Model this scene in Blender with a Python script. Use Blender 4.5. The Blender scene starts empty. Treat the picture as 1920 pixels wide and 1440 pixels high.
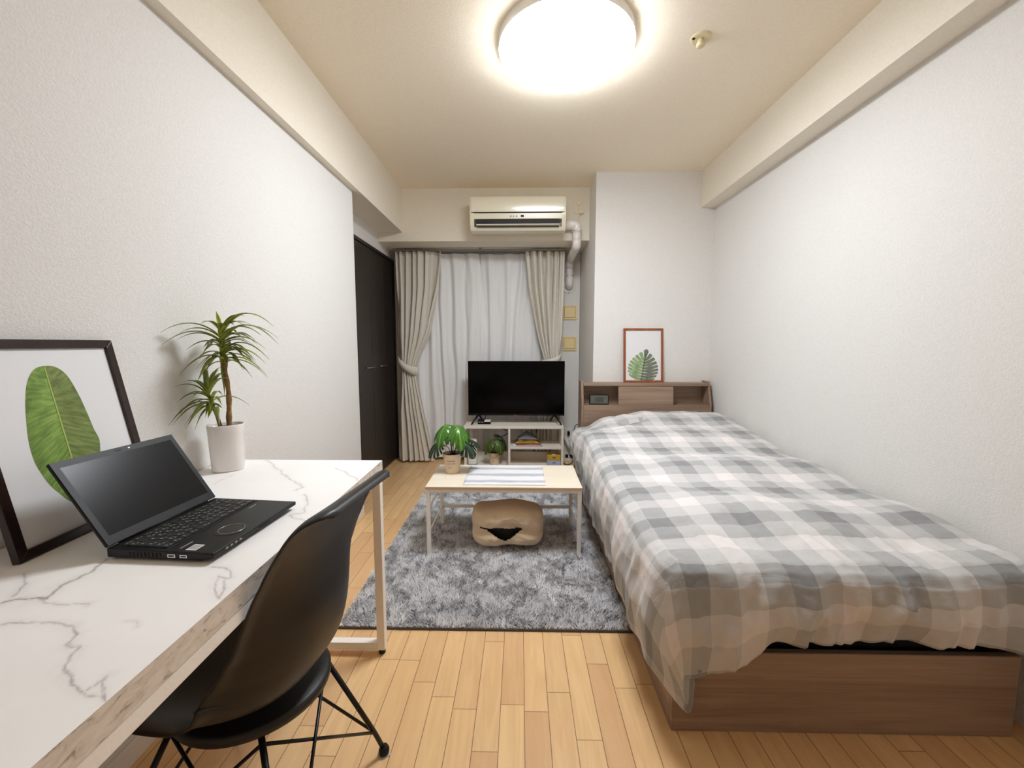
import bpy, math, random
import numpy as np
from mathutils import Vector, Matrix

random.seed(7)
rng = np.random.default_rng(7)
scene = bpy.context.scene
COL = scene.collection

# ------------------------------------------------------------------ camera
FPX = 780.0
CAM = np.array([0.0, 0.0, 1.10])
_p = math.atan2(74.0, FPX)
_yaw = math.atan2(16.0, math.hypot(FPX, 74.0))
FWD = np.array([-math.sin(_yaw) * math.cos(_p), math.cos(_yaw) * math.cos(_p), -math.sin(_p)])
RGT = np.cross(FWD, [0, 0, 1.0]); RGT /= np.linalg.norm(RGT)
UPV = np.cross(RGT, FWD)
cam_data = bpy.data.cameras.new('camera')
cam_data.sensor_fit = 'HORIZONTAL'
cam_data.sensor_width = 36.0
cam_data.lens = FPX / 1920.0 * 36.0
cam_data.clip_start = 0.02
cam = bpy.data.objects.new('camera', cam_data)
COL.objects.link(cam)
cam.matrix_world = Matrix(((RGT[0], UPV[0], -FWD[0], CAM[0]),
                           (RGT[1], UPV[1], -FWD[1], CAM[1]),
                           (RGT[2], UPV[2], -FWD[2], CAM[2]),
                           (0, 0, 0, 1)))
scene.camera = cam

# ------------------------------------------------------------------ world, exposure
world = bpy.data.worlds.new('night'); scene.world = world
world.use_nodes = True
world.node_tree.nodes['Background'].inputs[0].default_value = (0.012, 0.014, 0.02, 1)
world.node_tree.nodes['Background'].inputs[1].default_value = 1.0
scene.view_settings.view_transform = 'Standard'
scene.view_settings.look = 'None'
scene.view_settings.exposure = 1.22
scene.view_settings.gamma = 1.0
scene.view_settings.use_curve_mapping = False
scene.cycles.max_bounces = 16
scene.cycles.diffuse_bounces = 10
LAMP_STRENGTH = 20.0
LAMP_COLOR = (0.925, 0.975, 1.03)

# ------------------------------------------------------------------ node helpers
def s2l(c):
    return tuple((x / 255 / 12.92 if x / 255 <= 0.04045 else ((x / 255 + 0.055) / 1.055) ** 2.4) for x in c)

class NT:
    def __init__(self, name):
        self.m = bpy.data.materials.new(name)
        self.m.use_nodes = True
        self.t = self.m.node_tree
        self.b = self.t.nodes['Principled BSDF']
        self.out = self.t.nodes['Material Output']
    def n(self, typ, **kw):
        nd = self.t.nodes.new(typ)
        for k, v in kw.items():
            setattr(nd, k, v)
        return nd
    def l(self, a, b):
        self.t.links.new(a, b)
    def coord(self, which='Object', scale=(1, 1, 1), loc=(0, 0, 0), rot=(0, 0, 0)):
        tc = self.n('ShaderNodeTexCoord'); mp = self.n('ShaderNodeMapping')
        mp.inputs['Scale'].default_value = scale
        mp.inputs['Location'].default_value = loc
        mp.inputs['Rotation'].default_value = rot
        self.l(tc.outputs[which], mp.inputs[0])
        return mp.outputs[0]
    def noise(self, vec, scale, detail=3, rough=0.5, dist=0.0):
        nd = self.n('ShaderNodeTexNoise')
        nd.inputs['Scale'].default_value = scale
        nd.inputs['Detail'].default_value = detail
        nd.inputs['Roughness'].default_value = rough
        nd.inputs['Distortion'].default_value = dist
        if vec is not None: self.l(vec, nd.inputs['Vector'])
        return nd.outputs['Fac']
    def math(self, op, a, b=None, c=None):
        nd = self.n('ShaderNodeMath', operation=op)
        for i, v in enumerate((a, b, c)):
            if v is None: continue
            if isinstance(v, (int, float)): nd.inputs[i].default_value = v
            else: self.l(v, nd.inputs[i])
        return nd.outputs[0]
    def ramp(self, fac, stops, interp='LINEAR'):
        nd = self.n('ShaderNodeValToRGB')
        cr = nd.color_ramp; cr.interpolation = interp
        while len(cr.elements) < len(stops): cr.elements.new(0.5)
        for e, (p, c) in zip(cr.elements, stops):
            e.position = p
            e.color = (c[0], c[1], c[2], 1) if not isinstance(c, (int, float)) else (c, c, c, 1)
        self.l(fac, nd.inputs[0])
        return nd.outputs[0]
    def mix(self, fac, a, b, mode='MIX'):
        nd = self.n('ShaderNodeMix', data_type='RGBA', blend_type=mode)
        for i, v in ((0, fac), (6, a), (7, b)):
            if isinstance(v, (int, float)): nd.inputs[i].default_value = v if i == 0 else (v, v, v, 1)
            elif isinstance(v, tuple): nd.inputs[i].default_value = (v[0], v[1], v[2], 1)
            else: self.l(v, nd.inputs[i])
        return nd.outputs[2]
    def base(self, c):
        if isinstance(c, tuple): self.b.inputs['Base Color'].default_value = (c[0], c[1], c[2], 1)
        else: self.l(c, self.b.inputs['Base Color'])
    def bump(self, h, strength=0.3, dist=0.001):
        nd = self.n('ShaderNodeBump')
        nd.inputs['Strength'].default_value = strength
        nd.inputs['Distance'].default_value = dist
        self.l(h, nd.inputs['Height'])
        self.l(nd.outputs[0], self.b.inputs['Normal'])
    def set(self, **kw):
        for k, v in kw.items():
            self.b.inputs[k.replace('_', ' ')].default_value = v
        return self

def plain(name, rgb, rough=0.5, metal=0.0, spec=0.5, bump=0.0, bscale=300, var=0.04, coat=0.0):
    m = NT(name)
    co = m.coord('Object')
    f = m.noise(co, bscale, 3)
    c = s2l(rgb)
    lo = tuple(x * (1 - var) for x in c); hi = tuple(min(1, x * (1 + var)) for x in c)
    m.base(m.ramp(f, [(0.3, lo), (0.7, hi)]))
    m.set(Roughness=rough, Metallic=metal)
    m.b.inputs['Specular IOR Level'].default_value = spec
    m.b.inputs['Coat Weight'].default_value = coat
    if bump: m.bump(f, bump, 0.001)
    return m.m

def wallpaper(name, rgb, strength=0.5):
    m = NT(name)
    co = m.coord('Object', (1, 1, 1.0))
    a = m.noise(co, 170, 4, 0.6); b = m.noise(m.coord('Object', (1, 1, 2.6)), 300, 2)
    h = m.math('ADD', a, m.math('MULTIPLY', b, 0.6))
    c = s2l(rgb)
    m.base(m.ramp(a, [(0.3, tuple(x * 0.95 for x in c)), (0.65, tuple(min(1, x * 1.03) for x in c))]))
    m.set(Roughness=0.85)
    m.b.inputs['Specular IOR Level'].default_value = 0.25
    m.bump(h, strength, 0.003)
    return m.m

def wood(name, c1, c2, axis='x', scale=1.0, rough=0.5, contrast=1.0, coat=0.0):
    m = NT(name)
    sc = {'x': (1.2, 22, 22), 'y': (22, 1.2, 22), 'z': (22, 22, 1.2)}[axis]
    co = m.coord('Object', tuple(v * scale for v in sc))
    a = m.noise(co, 1.0, 5, 0.6, 1.2)
    sc2 = {'x': (4, 160, 160), 'y': (160, 4, 160), 'z': (160, 160, 4)}[axis]
    b = m.noise(m.coord('Object', sc2), 1.0, 2)
    f = m.math('ADD', m.math('MULTIPLY', a, 0.75), m.math('MULTIPLY', b, 0.25))
    m.base(m.ramp(f, [(0.5 - 0.17 / contrast, s2l(c2)), (0.5 + 0.12 / contrast, s2l(c1))]))
    m.set(Roughness=rough)
    m.b.inputs['Coat Weight'].default_value = coat
    m.bump(b, 0.15, 0.0005)
    return m.m

M = {}
M['wall'] = wallpaper('wallpaper_white', (227, 225, 222))
M['wall_warm'] = wallpaper('wallpaper_cream', (234, 227, 212), 0.35)
M['ceil'] = wallpaper('ceiling_paper', (245, 234, 214), 0.3)
M['white_trim'] = plain('white_trim_paint', (232, 228, 220), 0.45)
M['black_plastic'] = plain('black_plastic', (13, 13, 14), 0.38, spec=.3, bump=0.03, bscale=900)
M['black_matte'] = plain('black_matte', (10, 10, 10), 0.6)
M['metal_black'] = plain('black_steel', (9, 8, 8), 0.35, metal=0.2)
M['chrome'] = plain('chrome', (210, 210, 212), 0.15, metal=1.0)
M['white_metal'] = plain('white_powder_coat', (248, 243, 236), 0.4)
M['white_plastic'] = plain('white_plastic', (236, 234, 230), 0.3)
M['ac_plastic'] = plain('ac_cream_plastic', (232, 226, 204), 0.22, coat=0.2, var=0.01)
M['pipe_plastic'] = plain('pipe_cover_plastic', (236, 232, 228), 0.25, var=0.01)
M['plate'] = plain('beige_plate_plastic', (236, 212, 156), 0.4, var=0.02)
M['slot_black'] = plain('slot_black', (6, 6, 6), 0.6)
M['grey_label'] = plain('grey_print', (90, 88, 84), 0.6)

def emit(name, rgb, strength):
    m = NT(name)
    m.base(rgb)
    m.b.inputs['Emission Color'].default_value = (*rgb, 1)
    m.b.inputs['Emission Strength'].default_value = strength
    return m.m
M['lamp'] = emit('lamp_diffuser', LAMP_COLOR, LAMP_STRENGTH)

# ------------------------------------------------------------------ geometry helpers
class Geo:
    """collects verts / faces in world coordinates"""
    def __init__(self): self.v = []; self.f = []; self.uv = None
    def add(self, vs, fs):
        o = len(self.v); self.v += [tuple(map(float, p)) for p in vs]
        self.f += [tuple(i + o for i in f) for f in fs]; return self
    def box(self, x0, x1, y0, y1, z0, z1, T=None):
        vs = [(x0, y0, z0), (x1, y0, z0), (x1, y1, z0), (x0, y1, z0), (x0, y0, z1), (x1, y0, z1), (x1, y1, z1), (x0, y1, z1)]
        if T is not None: vs = [tuple(T @ Vector(p)) for p in vs]
        return self.add(vs, [(0, 3, 2, 1), (4, 5, 6, 7), (0, 1, 5, 4), (1, 2, 6, 5), (2, 3, 7, 6), (3, 0, 4, 7)])
    def prism(self, pts, d0, d1, axis='y', T=None):
        """closed polygon pts (2D) extruded along axis"""
        def mk(a, b, d):
            return {'y': (a, d, b), 'x': (d, a, b), 'z': (a, b, d)}[axis]
        n = len(pts)
        vs = [mk(a, b, d0) for a, b in pts] + [mk(a, b, d1) for a, b in pts]
        if T is not None: vs = [tuple(T @ Vector(p)) for p in vs]
        fs = [tuple(range(n)), tuple(range(2 * n - 1, n - 1, -1))] + [((i + 1) % n, i, n + i, n + (i + 1) % n) for i in range(n)]
        return self.add(vs, fs)
    def tube(self, pts, r, seg=10, cap=True, closed=False):
        P = [Vector(p) for p in pts]; n = len(P)
        R = r if isinstance(r, (list, tuple)) else [r] * n
        vs = []; prev = None
        for i in range(n):
            if closed: t = (P[(i + 1) % n] - P[i - 1])
            else: t = P[min(i + 1, n - 1)] - P[max(i - 1, 0)]
            t.normalize()
            if prev is None:
                a = Vector((0, 0, 1)) if abs(t.z) < 0.9 else Vector((1, 0, 0))
                u = t.cross(a).normalized()
            else:
                u = (prev - t * prev.dot(t)).normalized()
            prev = u; w = t.cross(u)
            for k in range(seg):
                an = 2 * math.pi * k / seg
                vs.append(P[i] + u * (math.cos(an) * R[i]) + w * (math.sin(an) * R[i]))
        fs = []
        m = n if closed else n - 1
        for i in range(m):
            j = (i + 1) % n
            for k in range(seg):
                k2 = (k + 1) % seg
                fs.append((i * seg + k, i * seg + k2, j * seg + k2, j * seg + k))
        if cap and not closed:
            fs.append(tuple(range(seg - 1, -1, -1))); fs.append(tuple((n - 1) * seg + k for k in range(seg)))
        return self.add(vs, fs)
    def lathe(self, prof, c=(0, 0, 0), seg=40, sx=1.0, sy=1.0, rot=0.0, power=2.0, T=None):
        """prof list of (r,z)"""
        vs = []
        for r, z in prof:
            for k in range(seg):
                a = 2 * math.pi * k / seg
                ca, sa = math.cos(a), math.sin(a)
                q = (abs(ca) ** power + abs(sa) ** power) ** (-1.0 / power)
                x, y = r * q * ca * sx, r * q * sa * sy
                x, y = x * math.cos(rot) - y * math.sin(rot), x * math.sin(rot) + y * math.cos(rot)
                p = Vector((x, y, z))
                if T is not None: p = T @ p
                vs.append((p.x + c[0], p.y + c[1], p.z + c[2]))
        fs = []
        for i in range(len(prof) - 1):
            for k in range(seg):
                k2 = (k + 1) % seg
                fs.append((i * seg + k, i * seg + k2, (i + 1) * seg + k2, (i + 1) * seg + k))
        fs.append(tuple(range(seg - 1, -1, -1)))
        n = len(prof)
        fs.append(tuple((n - 1) * seg + k for k in range(seg)))
        return self.add(vs, fs)
    def grid(self, X, Y, Z):
        r, c = X.shape
        o = len(self.v)
        self.v += list(zip(X.ravel().tolist(), Y.ravel().tolist(), Z.ravel().tolist()))
        for i in range(r - 1):
            for j in range(c - 1):
                self.f.append((o + i * c + j, o + i * c + j + 1, o + (i + 1) * c + j + 1, o + (i + 1) * c + j))
        return self

def wloc(o):
    v = Vector((0, 0, 0))
    while o is not None:
        v += o.location; o = o.parent
    return v

def part(name, g, mat, parent=None, smooth=False, bevel=0.0, subsurf=0, solid=0.0, origin=None, label=None, uv=None, attr=None, soff=0.0):
    me = bpy.data.meshes.new(name)
    base = wloc(parent) if parent is not None else Vector((0, 0, 0))
    o = bpy.data.objects.new(name, me)
    if origin is not None and parent is None:
        o.location = origin; base = Vector(origin)
    V = np.array(g.v, dtype=float) - np.array(base)
    me.from_pydata(V.tolist(), [], g.f)
    me.validate(clean_customdata=False)
    mats = mat if isinstance(mat, list) else [mat]
    for m in mats: me.materials.append(m)
    if smooth is True: me.polygons.foreach_set('use_smooth', [True] * len(me.polygons))
    if uv is not None:
        lay = me.uv_layers.new(name='UVMap')
        idx = np.zeros(len(me.loops), dtype=np.int32); me.loops.foreach_get('vertex_index', idx)
        lay.data.foreach_set('uv', np.asarray(uv, dtype=np.float32)[idx].ravel())
    if attr is not None:
        for an, arr in attr.items():
            at_ = me.attributes.new(an, 'FLOAT', 'POINT'); at_.data.foreach_set('value', np.asarray(arr, dtype=np.float32))
    me.update()
    COL.objects.link(o)
    if parent is not None: o.parent = parent
    if solid:
        md = o.modifiers.new('solid', 'SOLIDIFY'); md.thickness = solid; md.offset = soff
    if bevel:
        md = o.modifiers.new('bevel', 'BEVEL'); md.width = bevel; md.segments = 2; md.limit_method = 'ANGLE'; md.angle_limit = math.radians(40)
        me.polygons.foreach_set('use_smooth', [True] * len(me.polygons))
        md.harden_normals = True
    if subsurf:
        md = o.modifiers.new('sub', 'SUBSURF'); md.levels = subsurf; md.render_levels = subsurf
    if label: o['label'] = label
    return o

def tag(o, label, cat, group=None, kind=None):
    if label: o['label'] = label
    if cat: o['category'] = cat
    if group: o['group'] = group
    if kind: o['kind'] = kind
    return o

def thing(name, label, cat, loc, group=None, kind=None):
    o = bpy.data.objects.new(name, None); COL.objects.link(o)
    o.location = loc; o.empty_display_size = 0.05
    return tag(o, label, cat, group, kind)

def structure(name, g, mat, label=None, **kw):
    o = part(name, g, mat, **kw); o['kind'] = 'structure'
    if label: o['label'] = label
    return o

def vnoise(x, y, seed=0):
    """vectorised smooth value noise in 0..1"""
    xi = np.floor(x).astype(np.int64); yi = np.floor(y).astype(np.int64)
    xf = x - xi; yf = y - yi
    xf = xf * xf * (3 - 2 * xf); yf = yf * yf * (3 - 2 * yf)
    def h(a, b):
        n = (a * 374761393 + b * 668265263 + seed * 1442695041) & 0xffffffff
        n = ((n ^ (n >> 13)) * 1274126177) & 0xffffffff
        return ((n ^ (n >> 16)) & 0xffff) / 65535.0
    return (h(xi, yi) * (1 - xf) + h(xi + 1, yi) * xf) * (1 - yf) + (h(xi, yi + 1) * (1 - xf) + h(xi + 1, yi + 1) * xf) * yf
def fbm(x, y, seed=0, o=3):
    s = 0; a = 0.5; t = 0
    for k in range(o):
        s = s + a * vnoise(x, y, seed + k * 17); t += a; a *= 0.5; x = x * 2.03; y = y * 2.03
    return s / t
def sstep(x, a, b):
    t = np.clip((x - a) / (b - a), 0, 1); return t * t * (3 - 2 * t)

def smooth_poly(pts, n=8, closed=False):
    """Catmull-Rom"""
    P = [np.array(p, float) for p in pts]; out = []
    m = len(P)
    for i in range(m if closed else m - 1):
        p0 = P[i - 1] if (i > 0 or closed) else P[0]
        p1 = P[i]; p2 = P[(i + 1) % m]; p3 = P[(i + 2) % m] if (closed or i + 2 < m) else P[-1]
        for k in range(n):
            t = k / n
            out.append(0.5 * ((2 * p1) + (-p0 + p2) * t + (2 * p0 - 5 * p1 + 4 * p2 - p3) * t * t + (-p0 + 3 * p1 - 3 * p2 + p3) * t ** 3))
    if not closed: out.append(P[-1])
    return [tuple(p) for p in out]
def fillet(pts, r=0.02, n=5):
    """round the inner corners of a 3D polyline"""
    P = [Vector(p) for p in pts]; out = [P[0]]
    for i in range(1, len(P) - 1):
        a = (P[i - 1] - P[i]); b = (P[i + 1] - P[i])
        ra = min(r, a.length * .45, b.length * .45)
        a = P[i] + a.normalized() * ra; b = P[i] + b.normalized() * ra
        for k in range(n + 1):
            t = k / n
            out.append(a * (1 - t) ** 2 + P[i] * 2 * t * (1 - t) + b * t * t)
    out.append(P[-1]); return [tuple(p) for p in out]

# ================================================================== SETTING
XL, XR, ZC, YW = -1.025, 1.455, 2.38, 4.00
YB = -1.6
# floor boards
m = NT('maple_floor_boards')
tc = m.n('ShaderNodeTexCoord'); sp = m.n('ShaderNodeSeparateXYZ'); m.l(tc.outputs['Object'], sp.inputs[0])
W, L = 0.0725, 0.42
cx = m.math('DIVIDE', m.math('SUBTRACT', sp.outputs[0], 0.0137), W)
ci = m.math('FLOOR', cx)
wn = m.n('ShaderNodeTexWhiteNoise', noise_dimensions='1D'); m.l(ci, wn.inputs['W'])
yy = m.math('ADD', m.math('DIVIDE', sp.outputs[1], L), m.math('MULTIPLY', wn.outputs[0], 7.3))
yi = m.math('FLOOR', yy)
cb = m.n('ShaderNodeCombineXYZ'); m.l(ci, cb.inputs[0]); m.l(yi, cb.inputs[1])
w2 = m.n('ShaderNodeTexWhiteNoise', noise_dimensions='2D'); m.l(cb.outputs[0], w2.inputs['Vector'])
fx = m.math('FRACT', cx); fy = m.math('FRACT', yy)
ex = m.math('MINIMUM', fx, m.math('SUBTRACT', 1.0, fx))
ey = m.math('MINIMUM', fy, m.math('SUBTRACT', 1.0, fy))
gx = m.math('LESS_THAN', ex, 0.0135); gy = m.math('LESS_THAN', ey, 0.0022)
gr = m.math('MAXIMUM', gx, m.math('MULTIPLY', gy, 0.9))
# grain
cg = m.n('ShaderNodeCombineXYZ'); m.l(m.math('MULTIPLY', sp.outputs[0], 26), cg.inputs[0]); m.l(m.math('MULTIPLY', sp.outputs[1], 2.4), cg.inputs[1]); m.l(m.math('MULTIPLY', w2.outputs[0], 40), cg.inputs[2])
g1 = m.noise(cg.outputs[0], 1.0, 4, 0.6, 1.5)
col = m.ramp(w2.outputs[0], [(0.0, s2l((222, 178, 130))), (0.35, s2l((232, 192, 140))), (0.7, s2l((238, 199, 144))), (1.0, s2l((229, 184, 134)))])
col = m.mix(m.math('MULTIPLY', m.ramp(g1, [(0.35, 1.0), (0.6, 0.0)]), 0.28), col, s2l((198, 148, 100)))
col = m.mix(m.math('MULTIPLY', gr, 0.85), col, s2l((92, 56, 34)))
m.base(col)
m.l(m.math('ADD', 0.26, m.math('MULTIPLY', g1, 0.12)), m.b.inputs['Roughness'])
m.bump(m.math('SUBTRACT', 1.0, gr), 0.4, 0.0008)
M['floor'] = m.m

structure('floor', Geo().box(XL - 0.35, XR + 0.1, YB, YW + 0.15, -0.1, 0), M['floor'])
structure('ceiling', Geo().box(XL - 0.35, XR + 0.1, YB, YW + 0.15, ZC, ZC + 0.1), M['ceil'])
structure('wall_left', Geo().box(XL - 0.30, XL, YB, 2.605, 0, ZC), M['wall'])
structure('wall_right', Geo().box(XR, XR + 0.1, YB, YW + 0.15, 0, ZC), M['wall'])
structure('wall_rear', Geo().box(XL - 0.35, XR + 0.1, YB - 0.1, YB, 0, ZC), M['wall'])
XC = -1.195
g = Geo().box(XC - 0.13, XC, 2.605, 3.975, 1.885, ZC).box(XC - 0.13, XC, 3.975, YW + .1, 0, ZC)
structure('wall_closet', g, M['wall'])
# window wall with an opening
WX0, WX1, WZ = -1.02, 0.30, 1.86
g = Geo().box(XC, WX0, YW, YW + 0.12, 0, ZC).box(WX1, 0.56, YW, YW + 0.12, 0, ZC).box(WX0, WX1, YW, YW + 0.12, WZ, ZC)
structure('wall_window', g, M['wall'])
structure('wall_pillar', Geo().box(0.565, XR, 3.25, YW + 0.12, 0, ZC), M['wall'])
structure('trim_1', Geo().box(XC, 0.565, 3.55, YW, 1.957, ZC), M['wall_warm'], label='cream dropped soffit over the window carrying the air conditioner')
structure('trim_2', Geo().box(XC, -0.985, YB, 3.55, 2.03, ZC), M['wall_warm'], label='cream ceiling beam along the left wall')
structure('trim_3', Geo().box(1.35, XR, YB, 3.25, 2.12, ZC), M['wall_warm'], label='cream ceiling beam along the right wall')
bb = 0.06
structure('baseboard_left', Geo().box(XL, XL + 0.008, YB, 2.613, 0, bb).box(XC, XL + 0.008, 2.605, 2.613, 0, bb), M['white_trim'], bevel=0.002)
structure('baseboard_window', Geo().box(WX1, 0.557, YW - 0.008, YW, 0, bb), M['white_trim'], bevel=0.002)
structure('baseboard_pillar', Geo().box(0.557, 0.565, 3.25, YW, 0, bb), M['white_trim'], bevel=0.002)

# window: aluminium sash door with dark night glass
glass = NT('night_glass'); glass.base((0.9, 0.95, 1.0)); glass.set(Roughness=0.02)
glass.b.inputs['Transmission Weight'].default_value = 1.0
M['alu'] = plain('grey_aluminium', (150, 150, 148), 0.35, metal=0.8)
w = thing('window_1', 'wide sliding window door behind the white sheer curtains', None, (0, YW, 0), kind='structure')
f = Geo().box(WX0, WX1, YW + .03, YW + .09, 0, .05).box(WX0, WX1, YW + .03, YW + .09, WZ - .05, WZ).box(WX0, WX0 + .05, YW + .03, YW + .09, 0, WZ).box(WX1 - .05, WX1, YW + .03, YW + .09, 0, WZ).box(-.39, -.33, YW + .03, YW + .09, 0, WZ)
part('window_frame', f, M['alu'], w, bevel=.002)
part('window_pane', Geo().box(WX0 + .05, -.39, YW + .055, YW + .061, .05, WZ - .05), glass.m, w)
part('window_pane', Geo().box(-.33, WX1 - .05, YW + .055, YW + .061, .05, WZ - .05), glass.m, w)

# closet folding doors, dark brown, two pairs of leaves
m = NT('dark_brown_laminate')
a = m.noise(m.coord('Object', (3, 3, 240)), 1.0, 4, 0.7); b2 = m.noise(m.coord('Object', (8, 8, 60)), 1.0, 2)
m.base(m.ramp(m.math('ADD', m.math('MULTIPLY', a, .7), m.math('MULTIPLY', b2, .3)), [(.35, s2l((30, 24, 22))), (.65, s2l((50, 41, 37)))]))
m.set(Roughness=0.42); m.bump(a, 0.2, 0.0005)
M['closet'] = m.m
d = thing('door_1', 'dark brown folding closet door at the end of the left wall', None, (XC, 3.4, 0), kind='structure')
ys = [2.75, 3.05, 3.35, 3.65, 3.95]
part('door_frame', Geo().box(XC - .03, XC + .006, 2.606, 3.975, 1.86, 1.885).box(XC - .03, XC + .006, 3.953, 3.975, 0, 1.86).box(XC - .03, XC + .006, 2.606, 2.747, 0, 1.86), M['closet'], d, bevel=.001)
for i in range(4):
    p = part('door_leaf', Geo().box(XC - .022, XC - .001, ys[i] + .0025, ys[i + 1] - .0025, .012, 1.855), M['closet'], d, bevel=.0015)
part('door_backing', Geo().box(XC - .10, XC - .03, 2.62, 3.95, 0, 1.86), M['slot_black'], d)
for y0, y1 in ((3.18, 3.335), (3.49, 3.64)):
    hg = Geo().tube(fillet([(XC - .001, y0, .92), (XC + .022, y0, .92), (XC + .022, y1, .92), (XC - .001, y1, .92)], .008), .004, 8)
    part('door_handle', hg, M['chrome'], d, smooth=True, label='slim brushed metal bar handle')

# ================================================================== CEILING LAMP, SPRINKLER
lx, ly = 0.190, 1.895
t = thing('ceiling_lamp', 'large round glowing white lamp flush on the ceiling', 'ceiling lamp', (lx, ly, ZC))
part('lamp_base', Geo().lathe([(.27, ZC - .039), (.2845, ZC - .038), (.2845, ZC - .0005)], (lx, ly, 0), 64), M['white_plastic'], t, smooth=False, label='thin white mounting ring against the ceiling')
prof = [(.001, ZC - .080), (.10, ZC - .079), (.18, ZC - .077), (.235, ZC - .071), (.265, ZC - .062), (.279, ZC - .051), (.2842, ZC - .0405), (.02, ZC - .0395)]
part('lamp_shade', Geo().lathe(prof, (lx, ly, 0), 64), M['lamp'], t, smooth=True)
M['cream_plastic'] = plain('cream_plastic', (222, 208, 168), 0.35)
sx, sy = .754, 1.89
t = thing('fire_detector', 'small round cream detector head on the ceiling right of the lamp', 'detector', (sx, sy, ZC))
part('detector_base', Geo().lathe([(.034, ZC - .006), (.042, ZC - .003), (.044, ZC - .0003)], (sx, sy, 0), 32), M['cream_plastic'], t)
part('detector_head', Geo().lathe([(.004, ZC - .034), (.014, ZC - .034), (.017, ZC - .031), (.016, ZC - .02), (.012, ZC - .012), (.012, ZC - .005)], (sx, sy, 0), 24), M['cream_plastic'], t, smooth=True)
part('indicator', Geo().lathe([(.003, ZC - .0085), (.006, ZC - .008), (.006, ZC - .004)], (sx - .032, sy - .006, 0), 12), M['slot_black'], t)

# ================================================================== AIR CONDITIONER
ax0, ax1, ay0, ay1, az0, az1 = -.398, .352, 3.33, 3.55, 1.985, 2.247
t = thing('air_conditioner', 'cream wall air conditioner with an open black outlet slot above the window', 'air conditioner', (0, ay1, az0))
body = [(ay1, az0 + .02), (ay1, az1), (ay0 + .03, az1), (ay0 + .004, az1 - .012), (ay0, az1 - .03), (ay0, 2.115), (ay0 + .004, 2.075),
        (ay0 + .012, 2.066), (ay0 + .05, 2.06), (ay0 + .075, 2.02), (ay0 + .022, 2.016), (ay0 + .028, 2.008), (ay0 + .06, az0 + .003), (ay0 + .1, az0)]
front = [(ay0 + .05, 2.115), (ay0 + .05, 2.06), (ay0 + .075, 2.02), (ay0 + .1, az0), (ay1, az0 + .02), (ay1, az1), (ay0 + .05, az1)]
g = Geo().prism([(ay1, az0 + .02), (ay1, az1), (ay0 + .05, az1), (ay0 + .05, 2.115), (ay0 + .002, 2.115), (ay0 + .006, 2.072), (ay0 + .07, 2.068), (ay0 + .085, 2.02), (ay0 + .024, 2.016), (ay0 + .045, az0 + .006), (ay0 + .1, az0)], ax0 + .028, ax1 - .028, 'x')
part('casing', g, M['ac_plastic'], t, bevel=.003)
for x0, x1 in ((ax0, ax0 + .035), (ax1 - .035, ax1)):
    part('end_cap', Geo().prism([(ay1, az0 + .02), (ay1, az1), (ay0 + .02, az1), (ay0 + .003, az1 - .01), (ay0 + .001, 2.115), (ay0 + .006, 2.065), (ay0 + .024, 2.016), (ay0 + .045, az0 + .006), (ay0 + .1, az0)], x0, x1, 'x'), M['ac_plastic'], t, bevel=.006)
fp = smooth_poly([(ay0 + .03, az1 - .002), (ay0 + .004, az1 - .008), (ay0 - .006, az1 - .04), (ay0 - .007, 2.17), (ay0 - .003, 2.122)], 6)
part('front_panel', Geo().prism(fp + [(ay0 + .03, 2.122)], ax0 + .012, ax1 - .012, 'x'), M['ac_plastic'], t, bevel=.002)
part('panel_gap', Geo().box(ax0 + .014, ax1 - .014, ay0 + .001, ay0 + .03, 2.1165, 2.1215), M['slot_black'], t)
part('outlet_opening', Geo().box(ax0 + .05, ax1 - .05, ay0 + .0035, ay0 + .06, 2.028, 2.066), M['slot_black'], t)
Tm = Matrix.Translation((0, ay0 + .006, 2.026)) @ Matrix.Rotation(math.radians(-14), 4, 'X')
part('louver', Geo().box(ax0 + .052, ax1 - .052, -.012, .05, -.003, .003, Tm), M['ac_plastic'], t, bevel=.002)
part('louver_gap', Geo().box(ax0 + .055, ax1 - .055, ay0 + .010, ay0 + .03, 2.0125, 2.0185), M['slot_black'], t)
part('display', Geo().box(-.0, .024, ay0 + .001, ay0 + .006, 2.085, 2.100), M['slot_black'], t, label='small dark status display')
for k, (x, ww) in enumerate(((-.078, .004), (-.055, .003), (-.032, .004))):
    part('button_mark', Geo().box(x - ww, x + ww, ay0 + .0025, ay0 + .006, 2.086, 2.096), M['grey_label'], t)
def text(name, body, size, loc, rot, mat, parent, extrude=.0003, align='LEFT'):
    cu = bpy.data.curves.new(name, 'FONT'); cu.body = body; cu.size = size; cu.extrude = extrude; cu.align_x = align
    cu.materials.append(mat)
    o = bpy.data.objects.new(name, cu); COL.objects.link(o)
    o.rotation_euler = rot; o.location = loc
    bpy.context.view_layer.update()
    me = bpy.data.meshes.new_from_object(o.evaluated_get(bpy.context.evaluated_depsgraph_get()))
    g = Geo(); mw = o.matrix_world.copy()
    g.add([tuple(mw @ v.co) for v in me.vertices], [tuple(p.vertices) for p in me.polygons])
    bpy.data.objects.remove(o); bpy.data.curves.remove(cu); bpy.data.meshes.remove(me)
    return part(name, g, mat, parent)
text('maker_logo', 'TOSHIBA', .0085, (ax0 + .035, ay0 - .0035, 2.1275), (math.pi / 2, 0, 0), M['grey_label'], t)

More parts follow.
